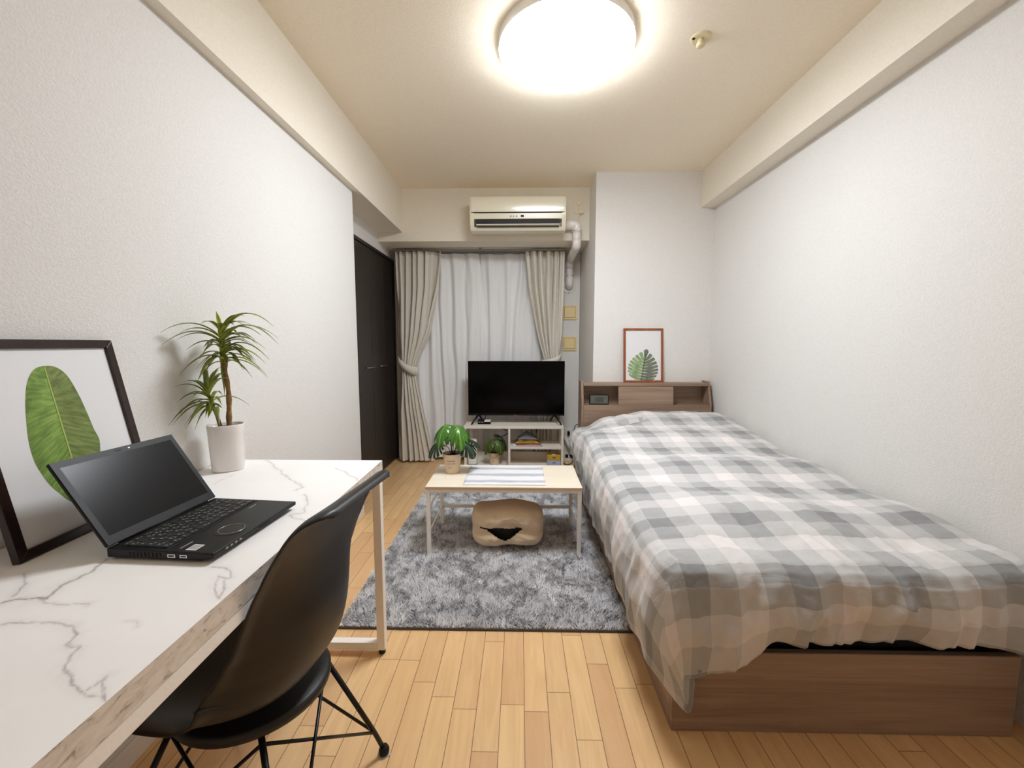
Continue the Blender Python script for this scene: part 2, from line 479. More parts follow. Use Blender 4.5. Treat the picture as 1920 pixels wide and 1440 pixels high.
# refrigerant pipe cover from the unit down round the soffit to the window wall
t = thing('pipe_cover', 'white plastic pipe cover running from the air conditioner down to a round wall cap', 'pipe cover', (.46, 3.5, 1.6))
def rtube(pts, r, flat=1.0): return Geo().tube(pts, r, 20)
part('elbow', Geo().tube(fillet([(.352, 3.49, 2.065), (.455, 3.49, 2.065), (.455, 3.49, 2.0)], .045, 8), .037, 20), M['pipe_plastic'], t, smooth=True)
part('duct', Geo().tube([(.455, 3.49, 2.012), (.455, 3.49, 1.935)], .034, 20), M['pipe_plastic'], t, smooth=True)
part('elbow', Geo().tube(fillet([(.455, 3.49, 1.95), (.455, 3.49, 1.90), (.452, 3.92, 1.875), (.452, 3.935, 1.80)], .05, 8), .035, 20), M['pipe_plastic'], t, smooth=True)
part('duct', Geo().tube([(.452, 3.935, 1.85), (.452, 3.935, 1.69)], .033, 20), M['pipe_plastic'], t, smooth=True)
part('end_elbow', Geo().tube(fillet([(.452, 3.935, 1.73), (.452, 3.935, 1.655), (.452, 3.998, 1.64)], .05, 8), .036, 20), M['pipe_plastic'], t, smooth=True)
Tr = Matrix.Translation((.452, YW - .0005, 1.645)) @ Matrix.Rotation(math.pi / 2, 4, 'X')
part('wall_cap', Geo().lathe([(.058, .010), (.064, .006), (.066, 0)], (0, 0, 0), 40, T=Tr), M['pipe_plastic'], t, smooth=False)
for p in ((.43, 3.462, 2.016), (.482, 3.464, 2.016), (.43, 3.907, 1.73), (.474, 3.907, 1.73), (.452, 3.986, 1.586)):
    part('screw', Geo().lathe([(.004, -.003), (.004, .003)], p, 10, T=Matrix.Rotation(math.pi / 2, 4, 'X')), M['slot_black'], t)
# AC socket with plug
M['socket_cream'] = plain('socket_cream_plastic', (234, 224, 204), 0.35)
t = thing('wall_outlet', 'cream socket plate with a plug and cord beside the air conditioner', 'outlet', (.475, 3.55, 2.17))
part('outlet_plate', Geo().box(.442, .508, 3.541, 3.5495, 2.168, 2.288), M['socket_cream'], t, bevel=.002)
part('outlet_socket', Geo().lathe([(.001, .012), (.017, .012), (.019, .009), (.019, 0)], (.474, 3.541, 2.25), 20, T=Matrix.Rotation(math.pi / 2, 4, 'X')), M['socket_cream'], t)
part('plug_strap', Geo().tube([(.474, 3.53, 2.238), (.466, 3.528, 2.205), (.47, 3.528, 2.19)], .003, 8), M['socket_cream'], t, smooth=True)
t = thing('power_plug', 'cream plug hanging on a thin cord below the upper wall socket', 'plug', (.49, 3.53, 2.175))
part('plug_body', Geo().box(.478, .512, 3.51, 3.538, 2.166, 2.184), M['socket_cream'], t, bevel=.003)
part('cord', Geo().tube(smooth_poly([(.488, 3.525, 2.17), (.476, 3.534, 2.15), (.478, 3.536, 2.12), (.474, 3.52, 2.09)], 5), .0025, 8), M['socket_cream'], t, smooth=True)
M['plate_dark'] = plain('beige_plate_shade', (120, 96, 56), 0.6)  # darker beige standing for the shade round the flap
# two vent/switch plates
for z, lab in ((1.40, 'upper square beige cover plate on the window wall'), (1.108, 'lower square beige cover plate on the window wall')):
    t = thing('cover_plate', lab, 'wall plate', (.466, YW, z), group='beige cover plates')
    part('plate_frame', Geo().box(.40, .533, YW - .012, YW - .0005, z - .066, z + .066), M['plate'], t, bevel=.003)
    part('plate_flap', Geo().box(.416, .516, YW - .018, YW - .0129, z - .046, z + .052), M['plate'], t, bevel=.002)
    part('plate_shadow_gap', Geo().box(.4135, .5185, YW - .0128, YW - .0118, z - .0485, z + .0545), M['plate_dark'], t)  # thin dark sheet on the frame paints the shadow line around the flap

# ================================================================== CURTAINS
def fabric(name, rgb, weave=900, rough=0.9, bump=0.15, sheen=0.2):
    m = NT(name)
    f = m.noise(m.coord('Object'), 220, 3); c = s2l(rgb)
    m.base(m.ramp(f, [(.3, tuple(x * .93 for x in c)), (.7, tuple(min(1, x * 1.05) for x in c))]))
    m.set(Roughness=rough); m.b.inputs['Sheen Weight'].default_value = sheen
    m.b.inputs['Specular IOR Level'].default_value = 0.2
    m.bump(m.noise(m.coord('Object'), weave, 2), bump, 0.001)
    return m
M['drape'] = fabric('beige_drape_fabric', (218, 213, 202)).m
ms = NT('sheer_voile')
tr = ms.n('ShaderNodeBsdfTranslucent'); tr.inputs[0].default_value = (.94, .945, .95, 1)
df = ms.n('ShaderNodeBsdfDiffuse'); df.inputs[0].default_value = (.94, .945, .95, 1)
tp = ms.n('ShaderNodeBsdfTransparent')
mx = ms.n('ShaderNodeMixShader'); mx.inputs[0].default_value = .10
ms.l(df.outputs[0], mx.inputs[1]); ms.l(tr.outputs[0], mx.inputs[2])
mx2 = ms.n('ShaderNodeMixShader'); mx2.inputs[0].default_value = .02
ms.l(mx.outputs[0], mx2.inputs[1]); ms.l(tp.outputs[0], mx2.inputs[2])
ms.l(mx2.outputs[0], ms.out.inputs[0])
M['sheer'] = ms.m

def curtain(zs, lefts, rights, y0, nf, amp, ztop, zbot, seed, nu=220, nv=90, sharp=1.0, warp=.35):
    """zs/lefts/rights control the outline; nf folds"""
    v = np.linspace(0, 1, nv); z = ztop + (zbot - ztop) * v
    Lx = np.interp(-z, -np.array(zs), lefts); Rx = np.interp(-z, -np.array(zs), rights)
    # smooth outlines
    k = np.ones(7) / 7
    Lx = np.convolve(np.pad(Lx, 3, mode='edge'), k, 'valid'); Rx = np.convolve(np.pad(Rx, 3, mode='edge'), k, 'valid')
    u = np.linspace(0, 1, nu)
    U, V = np.meshgrid(u, v)
    wid = (Rx - Lx)[:, None]
    X = Lx[:, None] + wid * U
    w = fbm(U * 3.0, V * 1.2, seed)
    ph = 2 * np.pi * (nf * U + warp * 2 * (w - .5))
    a = amp * (0.55 + 0.9 * vnoise(U * nf * .9, V * .8, seed + 5))
    s = np.sin(ph)
    s = np.sign(s) * np.abs(s) ** sharp
    Y = y0 + a * s + .4 * amp * np.sin(ph * 2.1 + 1)
    X = X + a * .35 * np.cos(ph)
    # pinch pleats at the top: folds sharper
    Z = np.repeat(z[:, None], nu, 1)
    return Geo().grid(X, Y, Z)

# sheers (two widths meeting near the middle)
for k, (x0, x1, lab) in enumerate(((-1.10, -.382, 'white sheer curtain, left width in front of the window'), (-.372, .36, 'white sheer curtain, right width behind the television'))):
    g = curtain([1.93, 1.76, 0], [x0, x0, x0], [x1, x1 + (.02 if k == 0 else 0), x1 + (.025 if k == 0 else 0)], 3.884 + .024 * k, 5.3, .012, 1.925, .025, 31 + k, nu=200, nv=70, warp=.9)
    o = part('sheer_curtain', g, M['sheer'], smooth=True, origin=((x0 + x1) / 2, 3.895, 1.925))
    tag(o, lab, 'curtain', 'sheer curtains')

# left drape with tieback
t = thing('drape_curtain', 'beige drape tied back at the left side of the window', 'curtain', (-.95, 3.80, 1.93), group='beige drapes')
g = curtain([1.93, 1.6, 1.2, .98, .90, .80, .5, .02], [-1.125, -1.12, -1.115, -1.10, -1.095, -1.10, -1.13, -1.14],
            [-.70, -.735, -.83, -.93, -.962, -.955, -.90, -.80], 3.80, 6, .026, 1.925, .02, 11, nu=260, nv=120, sharp=.8, warp=.9)
part('drape', g, M['drape'], t, smooth=True)
g = Geo()
pts = [(-1.125, 3.865, .955), (-1.12, 3.80, .95), (-1.09, 3.757, .925), (-1.03, 3.742, .885), (-.975, 3.755, .862), (-.945, 3.80, .86), (-.96, 3.85, .87)]
def band(pts, h, th=.004):
    P = smooth_poly(pts, 6); X = np.array([[p[0]] * 3 for p in P]).T; Y = np.array([[p[1]] * 3 for p in P]).T
    Z = np.array([[p[2] - h / 2, p[2], p[2] + h / 2] for p in P]).T
    Y = Y + np.array([[.004], [-.002], [.004]])
    return Geo().grid(X, Y, Z)
part('tieback', band(pts, .075), M['drape'], t, smooth=True, solid=.006)
# right drape
t = thing('drape_curtain', 'beige drape tied back at the right side, partly behind the television', 'curtain', (.2, 3.80, 1.93), group='beige drapes')
g = curtain([1.93, 1.6, 1.2, 1.02, .95, .85, .5, .02], [.035, .07, .15, .20, .222, .215, .17, .14],
            [.385, .38, .365, .348, .345, .35, .37, .38], 3.818, 5, .026, 1.925, .02, 57, nu=260, nv=120, sharp=.8, warp=.9)
part('drape', g, M['drape'], t, smooth=True)
pts = [(.205, 3.84, .93), (.20, 3.79, .93), (.24, 3.745, .935), (.30, 3.745, .95), (.35, 3.77, .975), (.375, 3.84, .995)]
part('tieback', band(pts, .06), M['drape'], t, smooth=True, solid=.006)
t = thing('curtain_rail', 'slim double curtain rail under the soffit', 'curtain rail', (-.36, 3.83, 1.94))
part('rail', Geo().box(-1.13, .40, 3.79, 3.81, 1.930, 1.946), M['alu'], t, bevel=.002)
part('rail', Geo().box(-1.13, .40, 3.885, 3.905, 1.930, 1.946), M['alu'], t, bevel=.002)
for x in (-1.05, -.36, .33):
    part('bracket', Geo().box(x - .01, x + .01, 3.785, 3.91, 1.946, 1.9565), M['alu'], t)

# ================================================================== TV STAND
M['stand'] = wood('whitewashed_board', (242, 236, 225), (230, 222, 208), 'x', 1.0, 0.45)
t = thing('tv_stand', 'whitewashed low television stand with open shelves under the window', 'tv stand', (-.055, 3.65, 0))
SX0, SX1, SY0, SY1 = -.487, .372, 3.52, 3.77
part('top_board', Geo().box(SX0, SX1, SY0, SY1, .378, .402), M['stand'], t, bevel=.002)
for x in (SX0, SX1 - .02):
    part('side_panel', Geo().box(x, x + .02, SY0 + .001, SY1, .0, .3775), M['stand'], t, bevel=.0015)
part('bottom_board', Geo().box(SX0 + .0205, SX1 - .0205, SY0 + .002, SY1, .03, .05), M['stand'], t, bevel=.0015)
part('divider', Geo().box(-.105, -.087, SY0 + .002, SY1, .0505, .3775), M['stand'], t, bevel=.0015)
part('shelf', Geo().box(-.0865, SX1 - .0205, SY0 + .002, SY1, .200, .22), M['stand'], t, bevel=.0015)
part('back_panel', Geo().box(-.0865, SX1 - .0205, SY1 - .012, SY1, .0505, .115), M['stand'], t)
part('back_panel', Geo().box(SX0 + .0205, -.1055, SY1 - .012, SY1, .0505, .115), M['stand'], t)
# TV
scr = NT('tv_screen_glass'); scr.base(s2l((3, 3, 4))); scr.set(Roughness=0.15); scr.b.inputs['Specular IOR Level'].default_value = .14
M['screen'] = scr.m
TY = 3.64
t = thing('television', 'black flat screen television on two splayed feet on the stand', 'television', (-.04, TY, .402))
part('casing', Geo().box(-.462, .388, TY + .004, TY + .012, .475, .956).box(-.30, .22, TY + .012, TY + .055, .50, .80), M['black_plastic'], t, bevel=.002)
part('screen', Geo().box(-.458, .384, TY + .001, TY + .0045, .490, .952), M['screen'], t)
part('bezel', Geo().box(-.462, .388, TY - .003, TY + .004, .475, .4895), M['black_plastic'], t, bevel=.001)
part('maker_badge', Geo().box(-.058, -.030, TY - .0045, TY - .002, .472, .4795), M['chrome'], t, label='small silver badge tab')
for s, xm in ((-1, -.37), (1, .30)):
    foot = Geo()
    for dx, yy in ((.055 * s, 3.555), (-.03 * s, 3.73)):
        foot.tube([(xm, TY + .01, .485), (xm + dx, yy, .409)], [.010, .006], 8)
    part('stand_foot', foot, M['black_plastic'], t, smooth=True)
# small black receiver with lights and its white label
t = thing('set_top_box', 'small black box with a white stripe by the television foot', 'router', (-.33, 3.6, .402))
part('casing', Geo().box(-.375, -.318, 3.60, 3.67, .4025, .440), M['black_plastic'], t, bevel=.003)
part('side_unit', Geo().box(-.3175, -.262, 3.60, 3.67, .4025, .425), M['black_plastic'], t, bevel=.002)
part('white_stripe', Geo().box(-.3170, -.2625, 3.599, 3.668, .4252, .434), M['white_plastic'], t, bevel=.001)
for k in range(3):
    part('indicator_light', Geo().box(-.366 + k * .016, -.358 + k * .016, 3.5985, 3.6005, .419, .424), M['white_plastic'], t)
part('cord', Geo().tube(smooth_poly([(-.315, 3.66, .43), (-.312, 3.68, .47), (-.313, 3.70, .49)], 5), .003, 6), M['black_plastic'], t, smooth=True)

# white round device
t = thing('air_purifier', 'white rounded upright device on the left of the television stand', 'air purifier', (-.425, 3.60, .05))
part('body', Geo().lathe([(.036, .0535), (.040, .058), (.040, .262), (.036, .270), (.025, .2725)], (-.42, 3.585, 0), 32, power=3.0), M['white_plastic'], t, smooth=False, bevel=.0)
part('base', Geo().lathe([(.038, .0505), (.041, .052), (.041, .0555), (.038, .057)], (-.42, 3.585, 0), 32, power=3.0), M['black_plastic'], t, label='dark base rim')

# boxes
M['box_yellow'] = plain('mustard_paper', (196, 160, 66), 0.6)
M['box_blue'] = plain('pale_blue_paper', (172, 184, 216), 0.6)
M['dk_print'] = plain('dark_print', (96, 76, 40), 0.6)
M['bl_print'] = plain('blue_print', (104, 116, 150), 0.6)
t = thing('small_box', 'pale blue box at the bottom of the stack on the stand\'s lower shelf', 'box', (.30, 3.58, .05))
part('carton', Geo().box(.235, .349, 3.53, 3.64, .0505, .098), M['box_blue'], t, bevel=.0015)
part('printed_mark', Geo().box(.278, .305, 3.529, 3.5301, .076, .084), M['bl_print'], t)
t = thing('small_box', 'mustard yellow box stacked on the pale blue box', 'box', (.30, 3.58, .098))
part('carton', Geo().box(.235, .349, 3.53, 3.64, .0985, .143), M['box_yellow'], t, bevel=.0015)
part('printed_mark', Geo().box(.278, .305, 3.529, 3.5301, .120, .129), M['dk_print'], t)
part('pull_tab', Geo().box(.275, .305, 3.55, 3.58, .1432, .147), M['white_plastic'], t)

# wrapped packets on the middle shelf
def film(name, rgb, rough, metal=0.0):
    m = NT(name); m.base(s2l(rgb)); m.set(Roughness=rough, Metallic=metal); m.bump(m.noise(m.coord('Object'), 60, 4, .6, 1), .8, .01); return m.m
M['pink_film'] = film('pink_wrap', (190, 150, 150), .25); M['gold_film'] = film('gold_foil_wrap', (168, 128, 50), .28, .6)
M['grey_film'] = film('grey_wrap', (120, 120, 126), .35); M['clear_film'] = film('clear_wrap', (206, 206, 210), .15)
def packet(x0, x1, y0, y1, z0, z1, seed, n=28, jag=.25):
    X, Y = np.meshgrid(np.linspace(x0, x1, n), np.linspace(y0, y1, n))
    u = (X - x0) / (x1 - x0); v = (Y - y0) / (y1 - y0)
    e = np.clip(np.minimum(np.minimum(u, 1 - u), np.minimum(v, 1 - v)) * 5, 0, 1) ** .6
    nz = fbm(u * 5, v * 5, seed)
    Zt = z0 + .0015 + (z1 - z0) * e * (1 - jag + jag * 2 * (nz - .3)).clip(.1, 1.2)
    Zb = z0 + 0 * Zt
    X = X + (nz - .5) * .02 * (1 - e)
    g = Geo().grid(X, Y, Zt); r = len(g.v)
    g2 = Geo().grid(X, Y, Zb); g.add(g2.v, [tuple(reversed(f)) for f in g2.f])
    for k in range(n - 1):
        for a, b in ((k, k + 1), ((n - 1) * n + k + 1, (n - 1) * n + k), ((k + 1) * n, k * n), (k * n + n - 1, (k + 1) * n + n - 1)):
            g.f.append((b, a, a + r, b + r))
    return g
for nm, lab, a, mt in (('wrapped_packet', 'flat pink plastic-wrapped packet at the bottom of the heap on the shelf', (-.045, .185, 3.54, 3.70, .2205, .242, 3), 'pink_film'),
                       ('wrapped_packet', 'gold foil packet lying on the pink packet', (-.045, .165, 3.55, 3.70, .2425, .272, 9), 'gold_film'),
                       ('wrapped_packet', 'crumpled grey bag peaked on top of the packets', (-.02, .15, 3.58, 3.71, .2725, .325, 14), 'grey_film')):
    g = packet(*a)
    if mt == 'grey_film':
        V = np.array(g.v); pk = np.exp(-((V[:, 0] - .055) / .05) ** 2) ; V[:, 2] = .2725 + (V[:, 2] - .2725) * (.25 + .95 * pk); g.v = [tuple(p) for p in V]
    tag(part(nm, g, M[mt], smooth=True, origin=(a[0], a[2], a[4])), lab, 'packet')
tag(part('crumpled_wrapper', packet(-.075, -.035, 3.535, 3.57, .2205, .24, 22, n=14), M['clear_film'], smooth=True, origin=(-.07, 3.55, .22)), 'small crumpled clear wrapper at the left end of the heap on the shelf', 'wrapper')

# cables and power strip near the stand's right end
t = thing('power_strip', 'white power strip on the floor between the stand and the bed', 'power strip', (.45, 3.85, 0))
Ts = Matrix.Translation((.45, 3.88, .0125)) @ Matrix.Rotation(math.radians(8), 4, 'Z')
part('strip_body', Geo().box(-.09, .09, -.022, .022, -.012, .018, Ts), M['white_plastic'], t, bevel=.004)
for k, x in enumerate((-.055, -.01, .035)):
    p = tag(part('power_plug', Geo().box(x - .012, x + .012, -.014, .014, .0185, .048, Ts), M['black_plastic'], bevel=.003, origin=(.45 + x, 3.88, .03)), ('left', 'middle', 'right')[k] + ' black plug in the white power strip', 'plug', 'plugs in the power strip')
t = thing('wall_outlet', 'white socket low on the window wall with a black plug', 'outlet', (.46, YW, .2))
part('outlet_plate', Geo().box(.42, .50, YW - .008, YW - .0005, .17, .29), M['white_plastic'], t, bevel=.002)
part('plug', Geo().box(.455, .478, YW - .035, YW - .0085, .225, .265), M['black_plastic'], t, bevel=.004)
part('white_plug', Geo().tube([(.43, 3.96, .215), (.475, 3.93, .11)], [.014, .02], 10), M['white_plastic'], t, smooth=True)
M['cable_black'] = plain('black_cable', (18, 12, 12), .5); M['cable_red'] = plain('dark_red_cable', (66, 26, 22), .5)
for pts, r, mt, lab in (
    ([(.47, 3.86, .055), (.49, 3.80, .02), (.43, 3.72, .006), (.40, 3.80, .006), (.36, 3.86, .02), (.30, 3.92, .04)], .0035, 'cable_black', 'black cable from the left plug running behind the stand'),
    ([(.46, 3.87, .06), (.50, 3.78, .03), (.49, 3.68, .006), (.52, 3.60, .006), (.50, 3.50, .006), (.475, 3.36, .006), (.49, 3.30, .006)], .0035, 'cable_black', 'black cable curving along the floor toward the bed'),
    ([(.50, 3.86, .055), (.54, 3.80, .10), (.545, 3.70, .05), (.50, 3.66, .006), (.44, 3.70, .006)], .003, 'cable_black', 'short black cable looping above the power strip'),
    ([(.50, 3.28, .43), (.475, 3.28, .465), (.44, 3.27, .46), (.425, 3.25, .41), (.45, 3.20, .36), (.455, 3.16, .33), (.458, 3.14, .2), (.455, 3.13, .05)], .0035, 'cable_red', 'dark red cord looping out beside the headboard'),
    ([(.10, 3.80, .36), (.11, 3.81, .25), (.13, 3.80, .12), (.16, 3.82, .03)], .004, 'cable_black', 'black cable hanging behind the middle of the stand'),
    ([(.15, 3.80, .40), (.155, 3.81, .25), (.19, 3.80, .12), (.22, 3.82, .03)], .004, 'cable_black', 'black cable hanging behind the right bay of the stand'),
    ([(-.32, 3.72, .375), (-.27, 3.79, .35), (-.20, 3.80, .33), (-.13, 3.80, .31), (-.11, 3.80, .29), (-.15, 3.79, .26), (-.2, 3.79, .25)], .004, 'cable_black', 'black cable looping behind the left bay of the stand')):
    P = smooth_poly(pts, 8)
    tag(part('power_cable', Geo().tube(P, r, 8), M[mt], smooth=True, origin=pts[0]), lab, 'cable', 'cables around the television stand')

# ================================================================== COFFEE TABLE
M['ash'] = wood('pale_ash_board', (240, 230, 212), (228, 214, 192), 'x', .8, .38)
M['ash_edge'] = wood('ash_edge', (214, 184, 150), (196, 162, 126), 'x', 1.0, .5)
cx0, cx1, cy0, cy1, cz = -.487, .316, 2.06, 2.455, .375
t = thing('coffee_table', 'low coffee table with a pale wood top and white metal legs', 'coffee table', ((cx0 + cx1) / 2, (cy0 + cy1) / 2, 0))
part('tabletop', Geo().box(cx0, cx1, cy0, cy1, cz - .003, cz), M['ash'], t)
part('edge_band', Geo().box(cx0, cx1, cy0, cy1, cz - .014, cz - .0032), M['ash_edge'], t, label='tan edge band')
lw = .02
zt = cz - .0145
for x in (cx0 + .002, cx1 - .002 - lw):
    for y in (cy0 + .004, cy1 - .004 - lw):
        part('leg', Geo().box(x, x + lw, y, y + lw, .0105, zt), M['white_metal'], t, bevel=.002)
    for z in (.09, .22, .33) if False else (.12, .25):
        part('side_bar', Geo().box(x + .006, x + .014, cy0 + .004 + lw, cy1 - .004 - lw, z, z + .008), M['white_metal'], t)
    part('side_rail', Geo().box(x + .002, x + .018, cy0 + .004 + lw, cy1 - .004 - lw, zt - .016, zt - .0005), M['white_metal'], t)
part('back_bar', Geo().box(cx0 + .002 + lw, cx1 - .002 - lw, cy1 - .022, cy1 - .006, .115, .132), M['white_metal'], t, bevel=.001)
for y in (cy0 + .006, cy1 - .02):
    part('top_rail', Geo().box(cx0 + .002 + lw, cx1 - .002 - lw, y, y + .014, zt - .016, zt - .0005), M['white_metal'], t)
# placemat with painted stripes
m = NT('striped_cloth')
tc = m.n('ShaderNodeTexCoord'); sp = m.n('ShaderNodeSeparateXYZ'); m.l(tc.outputs['Object'], sp.inputs[0])
nz = m.noise(m.coord('Object', (2.2, 6, 1)), 2.0, 4, .6)
yv = m.math('ADD', m.math('MULTIPLY', sp.outputs[1], 1 / .115), m.math('MULTIPLY', nz, .55))
fr = m.math('FRACT', yv)
n2 = m.noise(m.coord('Object', (6, 60, 1)), 3.0, 4, .7)
k = m.ramp(fr, [(0.0, 0.0), (.18, .75), (.34, .55), (.52, 0.0), (1.0, 0.0)])
k = m.math('MULTIPLY', k, m.ramp(n2, [(.3, .55), (.6, 1.0)]))
m.base(m.mix(k, s2l((224, 224, 226)), s2l((128, 132, 152)))); m.set(Roughness=.8)
M['mat'] = m.m
n = 40
X, Y = np.meshgrid(np.linspace(-.297, .132, n), np.linspace(2.09, 2.438, n))
g = Geo().grid(X, Y, cz + .0022 + .0012 * fbm((X + 2) * 12, Y * 12, 5))
tag(part('table_runner', g, M['mat'], smooth=True, origin=(-.08, 2.26, cz), solid=.0016), 'white cloth with grey-blue brushed stripes spread on the coffee table', 'table cloth')

# ================================================================== FLOOR CUSHION under the table
M['cushion'] = fabric('tan_cushion_cover', (228, 205, 174)).m
def cushion():
    cxm, cym, czm = -.068, 2.195, .134
    a, b, c = .194, .115, .106
    nu, nv = 300, 150
    g = Geo(); vs = []
    def pt(u, v, scale=1.0):
        # superellipsoid, u around the y axis
        cu, su = math.cos(u), math.sin(u); cv, sv = math.cos(v), math.sin(v)
        e1, e2 = .62, .42
        f = lambda w, e: math.copysign(abs(w) ** e, w)
        x = a * f(cv, e1) * f(cu, e2); z = c * f(cv, e1) * f(su, e2); y = -b * f(sv, e1)
        return x, y, z
    for i in range(nv + 1):
        v = math.pi / 2 - math.pi * i / nv
        for k in range(nu):
            u = 2 * math.pi * k / nu
            x, y, z = pt(u, v)
            # sag line across the front
            d = math.exp(-((z - .010 + .03 * abs(x) / a) / .022) ** 2) * (1 if y < 0 else 0)
            y += .030 * d
            n = (fbm(np.array(x * 18 + 5), np.array(z * 26 + 9), 4) - .5)
            y += .022 * float(n) * (1 if y < 0 else .3)
            z += .006 * math.sin(x * 26 + 1)
            vs.append((cxm + x, cym + y, czm + z))
    fs = []
    # open slit: faces in the lens shape on the front removed
    def in_slit(p):
        x = p[0] - cxm; z = p[2] - czm
        if p[1] > cym - .05: return False
        if not (-.145 < x < .09): return False
        top = .004 - .012 * (x + .02)
        if x < -.01: low = top - .058 * (x + .145) / .135
        else: low = top - .058 * (.09 - x) / .10
        return low < z < top
    for i in range(nv):
        for k in range(nu):
            k2 = (k + 1) % nu
            q = (i * nu + k, i * nu + k2, (i + 1) * nu + k2, (i + 1) * nu + k)
            cpt = [(vs[q[0]][d] + vs[q[2]][d]) / 2 for d in range(3)]
            if not in_slit(cpt): fs.append(q)
    g.v = vs; g.f = fs
    return g
t = thing('floor_cushion', 'tan fabric floor cushion with a gaping black slit under the coffee table', 'cushion', (-.068, 2.235, .035))
part('cover', cushion(), M['cushion'], t, smooth=True, solid=.0)
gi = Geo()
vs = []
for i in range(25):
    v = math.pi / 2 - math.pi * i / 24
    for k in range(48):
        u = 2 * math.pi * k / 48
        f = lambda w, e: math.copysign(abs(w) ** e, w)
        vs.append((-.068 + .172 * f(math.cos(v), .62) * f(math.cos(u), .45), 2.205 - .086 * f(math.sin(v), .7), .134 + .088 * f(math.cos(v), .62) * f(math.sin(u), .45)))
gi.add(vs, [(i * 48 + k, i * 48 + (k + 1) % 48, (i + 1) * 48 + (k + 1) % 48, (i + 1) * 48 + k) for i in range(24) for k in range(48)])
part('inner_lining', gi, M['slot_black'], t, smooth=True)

# ================================================================== RUG
RX0, RX1, RY0, RY1 = -.715, .43, 1.50, 3.39
t = thing('shag_rug', 'grey shaggy rug under the coffee table', 'rug', ((RX0 + RX1) / 2, (RY0 + RY1) / 2, 0))
M['rug_base'] = plain('rug_backing', (92, 90, 92), .95)
m = NT('rug_pile')
a = m.noise(m.coord('Object'), 9, 4, .6); b2 = m.noise(m.coord('Object'), 55, 3, .6)
at_ = m.n('ShaderNodeAttribute', attribute_name='tone')
f = m.math('ADD', m.math('MULTIPLY', a, .35), m.math('ADD', m.math('MULTIPLY', b2, .35), m.math('MULTIPLY', at_.outputs['Fac'], .30)))
m.base(m.ramp(f, [(.32, s2l((196, 198, 204))), (.5, s2l((234, 234, 237))), (.64, s2l((253, 251, 249)))]))
m.set(Roughness=.95); m.b.inputs['Specular IOR Level'].default_value = .1
m.b.inputs['Sheen Weight'].default_value = .3
M['rug'] = m.m
part('rug_backing', Geo().box(RX0 + .008, RX1, RY0 + .004, RY1 - .004, .0005, .010), M['rug_base'], t)
NB = 190000
px = rng.uniform(RX0 + .006, RX1 - .004, NB); py = rng.uniform(RY0 + .006, RY1 - .006, NB)
lean = fbm(px * 16, py * 16, 3, 3) * 4 * np.pi + rng.normal(0, .7, NB)
leanr = .006 + .012 * rng.random(NB)
hh = .016 + .010 * fbm(px * 25, py * 25, 8, 2) + .004 * rng.random(NB)
wd = .0016; ang = rng.uniform(0, 2 * np.pi, NB)
V = np.zeros((NB, 3, 3))
V[:, 0] = np.stack([px - wd * np.cos(ang), py - wd * np.sin(ang), np.full(NB, .008)], 1)
V[:, 1] = np.stack([px + wd * np.cos(ang), py + wd * np.sin(ang), np.full(NB, .008)], 1)
V[:, 2] = np.stack([px + leanr * np.cos(lean), py + leanr * np.sin(lean), hh], 1)
V[:, :, 1] = np.clip(V[:, :, 1], RY0, RY1); V[:, :, 0] = np.clip(V[:, :, 0], RX0, RX1)
me = bpy.data.meshes.new('pile')
me.vertices.add(NB * 3); me.loops.add(NB * 3); me.polygons.add(NB)
me.vertices.foreach_set('co', (V.reshape(-1, 3) - np.array(t.location)).ravel().astype(np.float32))
me.loops.foreach_set('vertex_index', np.arange(NB * 3, dtype=np.int32))
me.polygons.foreach_set('loop_start', np.arange(0, NB * 3, 3, dtype=np.int32))
me.update(calc_edges=True)
ta = me.attributes.new('tone', 'FLOAT', 'POINT'); ta.data.foreach_set('value', np.repeat(rng.random(NB), 3).astype(np.float32))
me.materials.append(M['rug'])
o = bpy.data.objects.new('pile', me); COL.objects.link(o); o.parent = t; o['kind'] = 'stuff'

# ================================================================== BED
M['bedwood_x'] = wood('taupe_wood_across', (160, 136, 116), (130, 106, 89), 'x', .9, .5)
M['bedwood_y'] = wood('taupe_wood_along', (160, 136, 116), (130, 106, 89), 'y', .9, .5)
M['bedwood_z'] = wood('taupe_wood_upright', (160, 136, 116), (130, 106, 89), 'z', .9, .5)
bx0, bx1, by0 = .432, 1.385, 1.10
t = thing('bed', 'single bed with taupe wood base and shelf headboard along the right wall', 'bed', (.92, 2.1, 0))
part('foot_panel', Geo().box(bx0, bx1, by0, by0 + .02, .0, .242), M['bedwood_x'], t, bevel=.003)
part('side_panel', Geo().box(bx0, bx0 + .018, by0 + .0205, 1.60, .0, .240), M['bedwood_y'], t, bevel=.002)
part('drawer', Geo().box(bx0, bx0 + .018, 1.603, 2.30, .0, .240), M['bedwood_y'], t, bevel=.002)
part('side_panel', Geo().box(bx0, bx0 + .018, 2.303, 3.1, .0, .240), M['bedwood_y'], t, bevel=.002)
part('side_panel', Geo().box(bx1 - .018, bx1, by0 + .0205, 3.1, .0, .240), M['bedwood_y'], t, bevel=.002)
part('slat_base', Geo().box(bx0 + .019, bx1 - .019, by0 + .0205, 3.1, .20, .215), M['black_matte'], t)
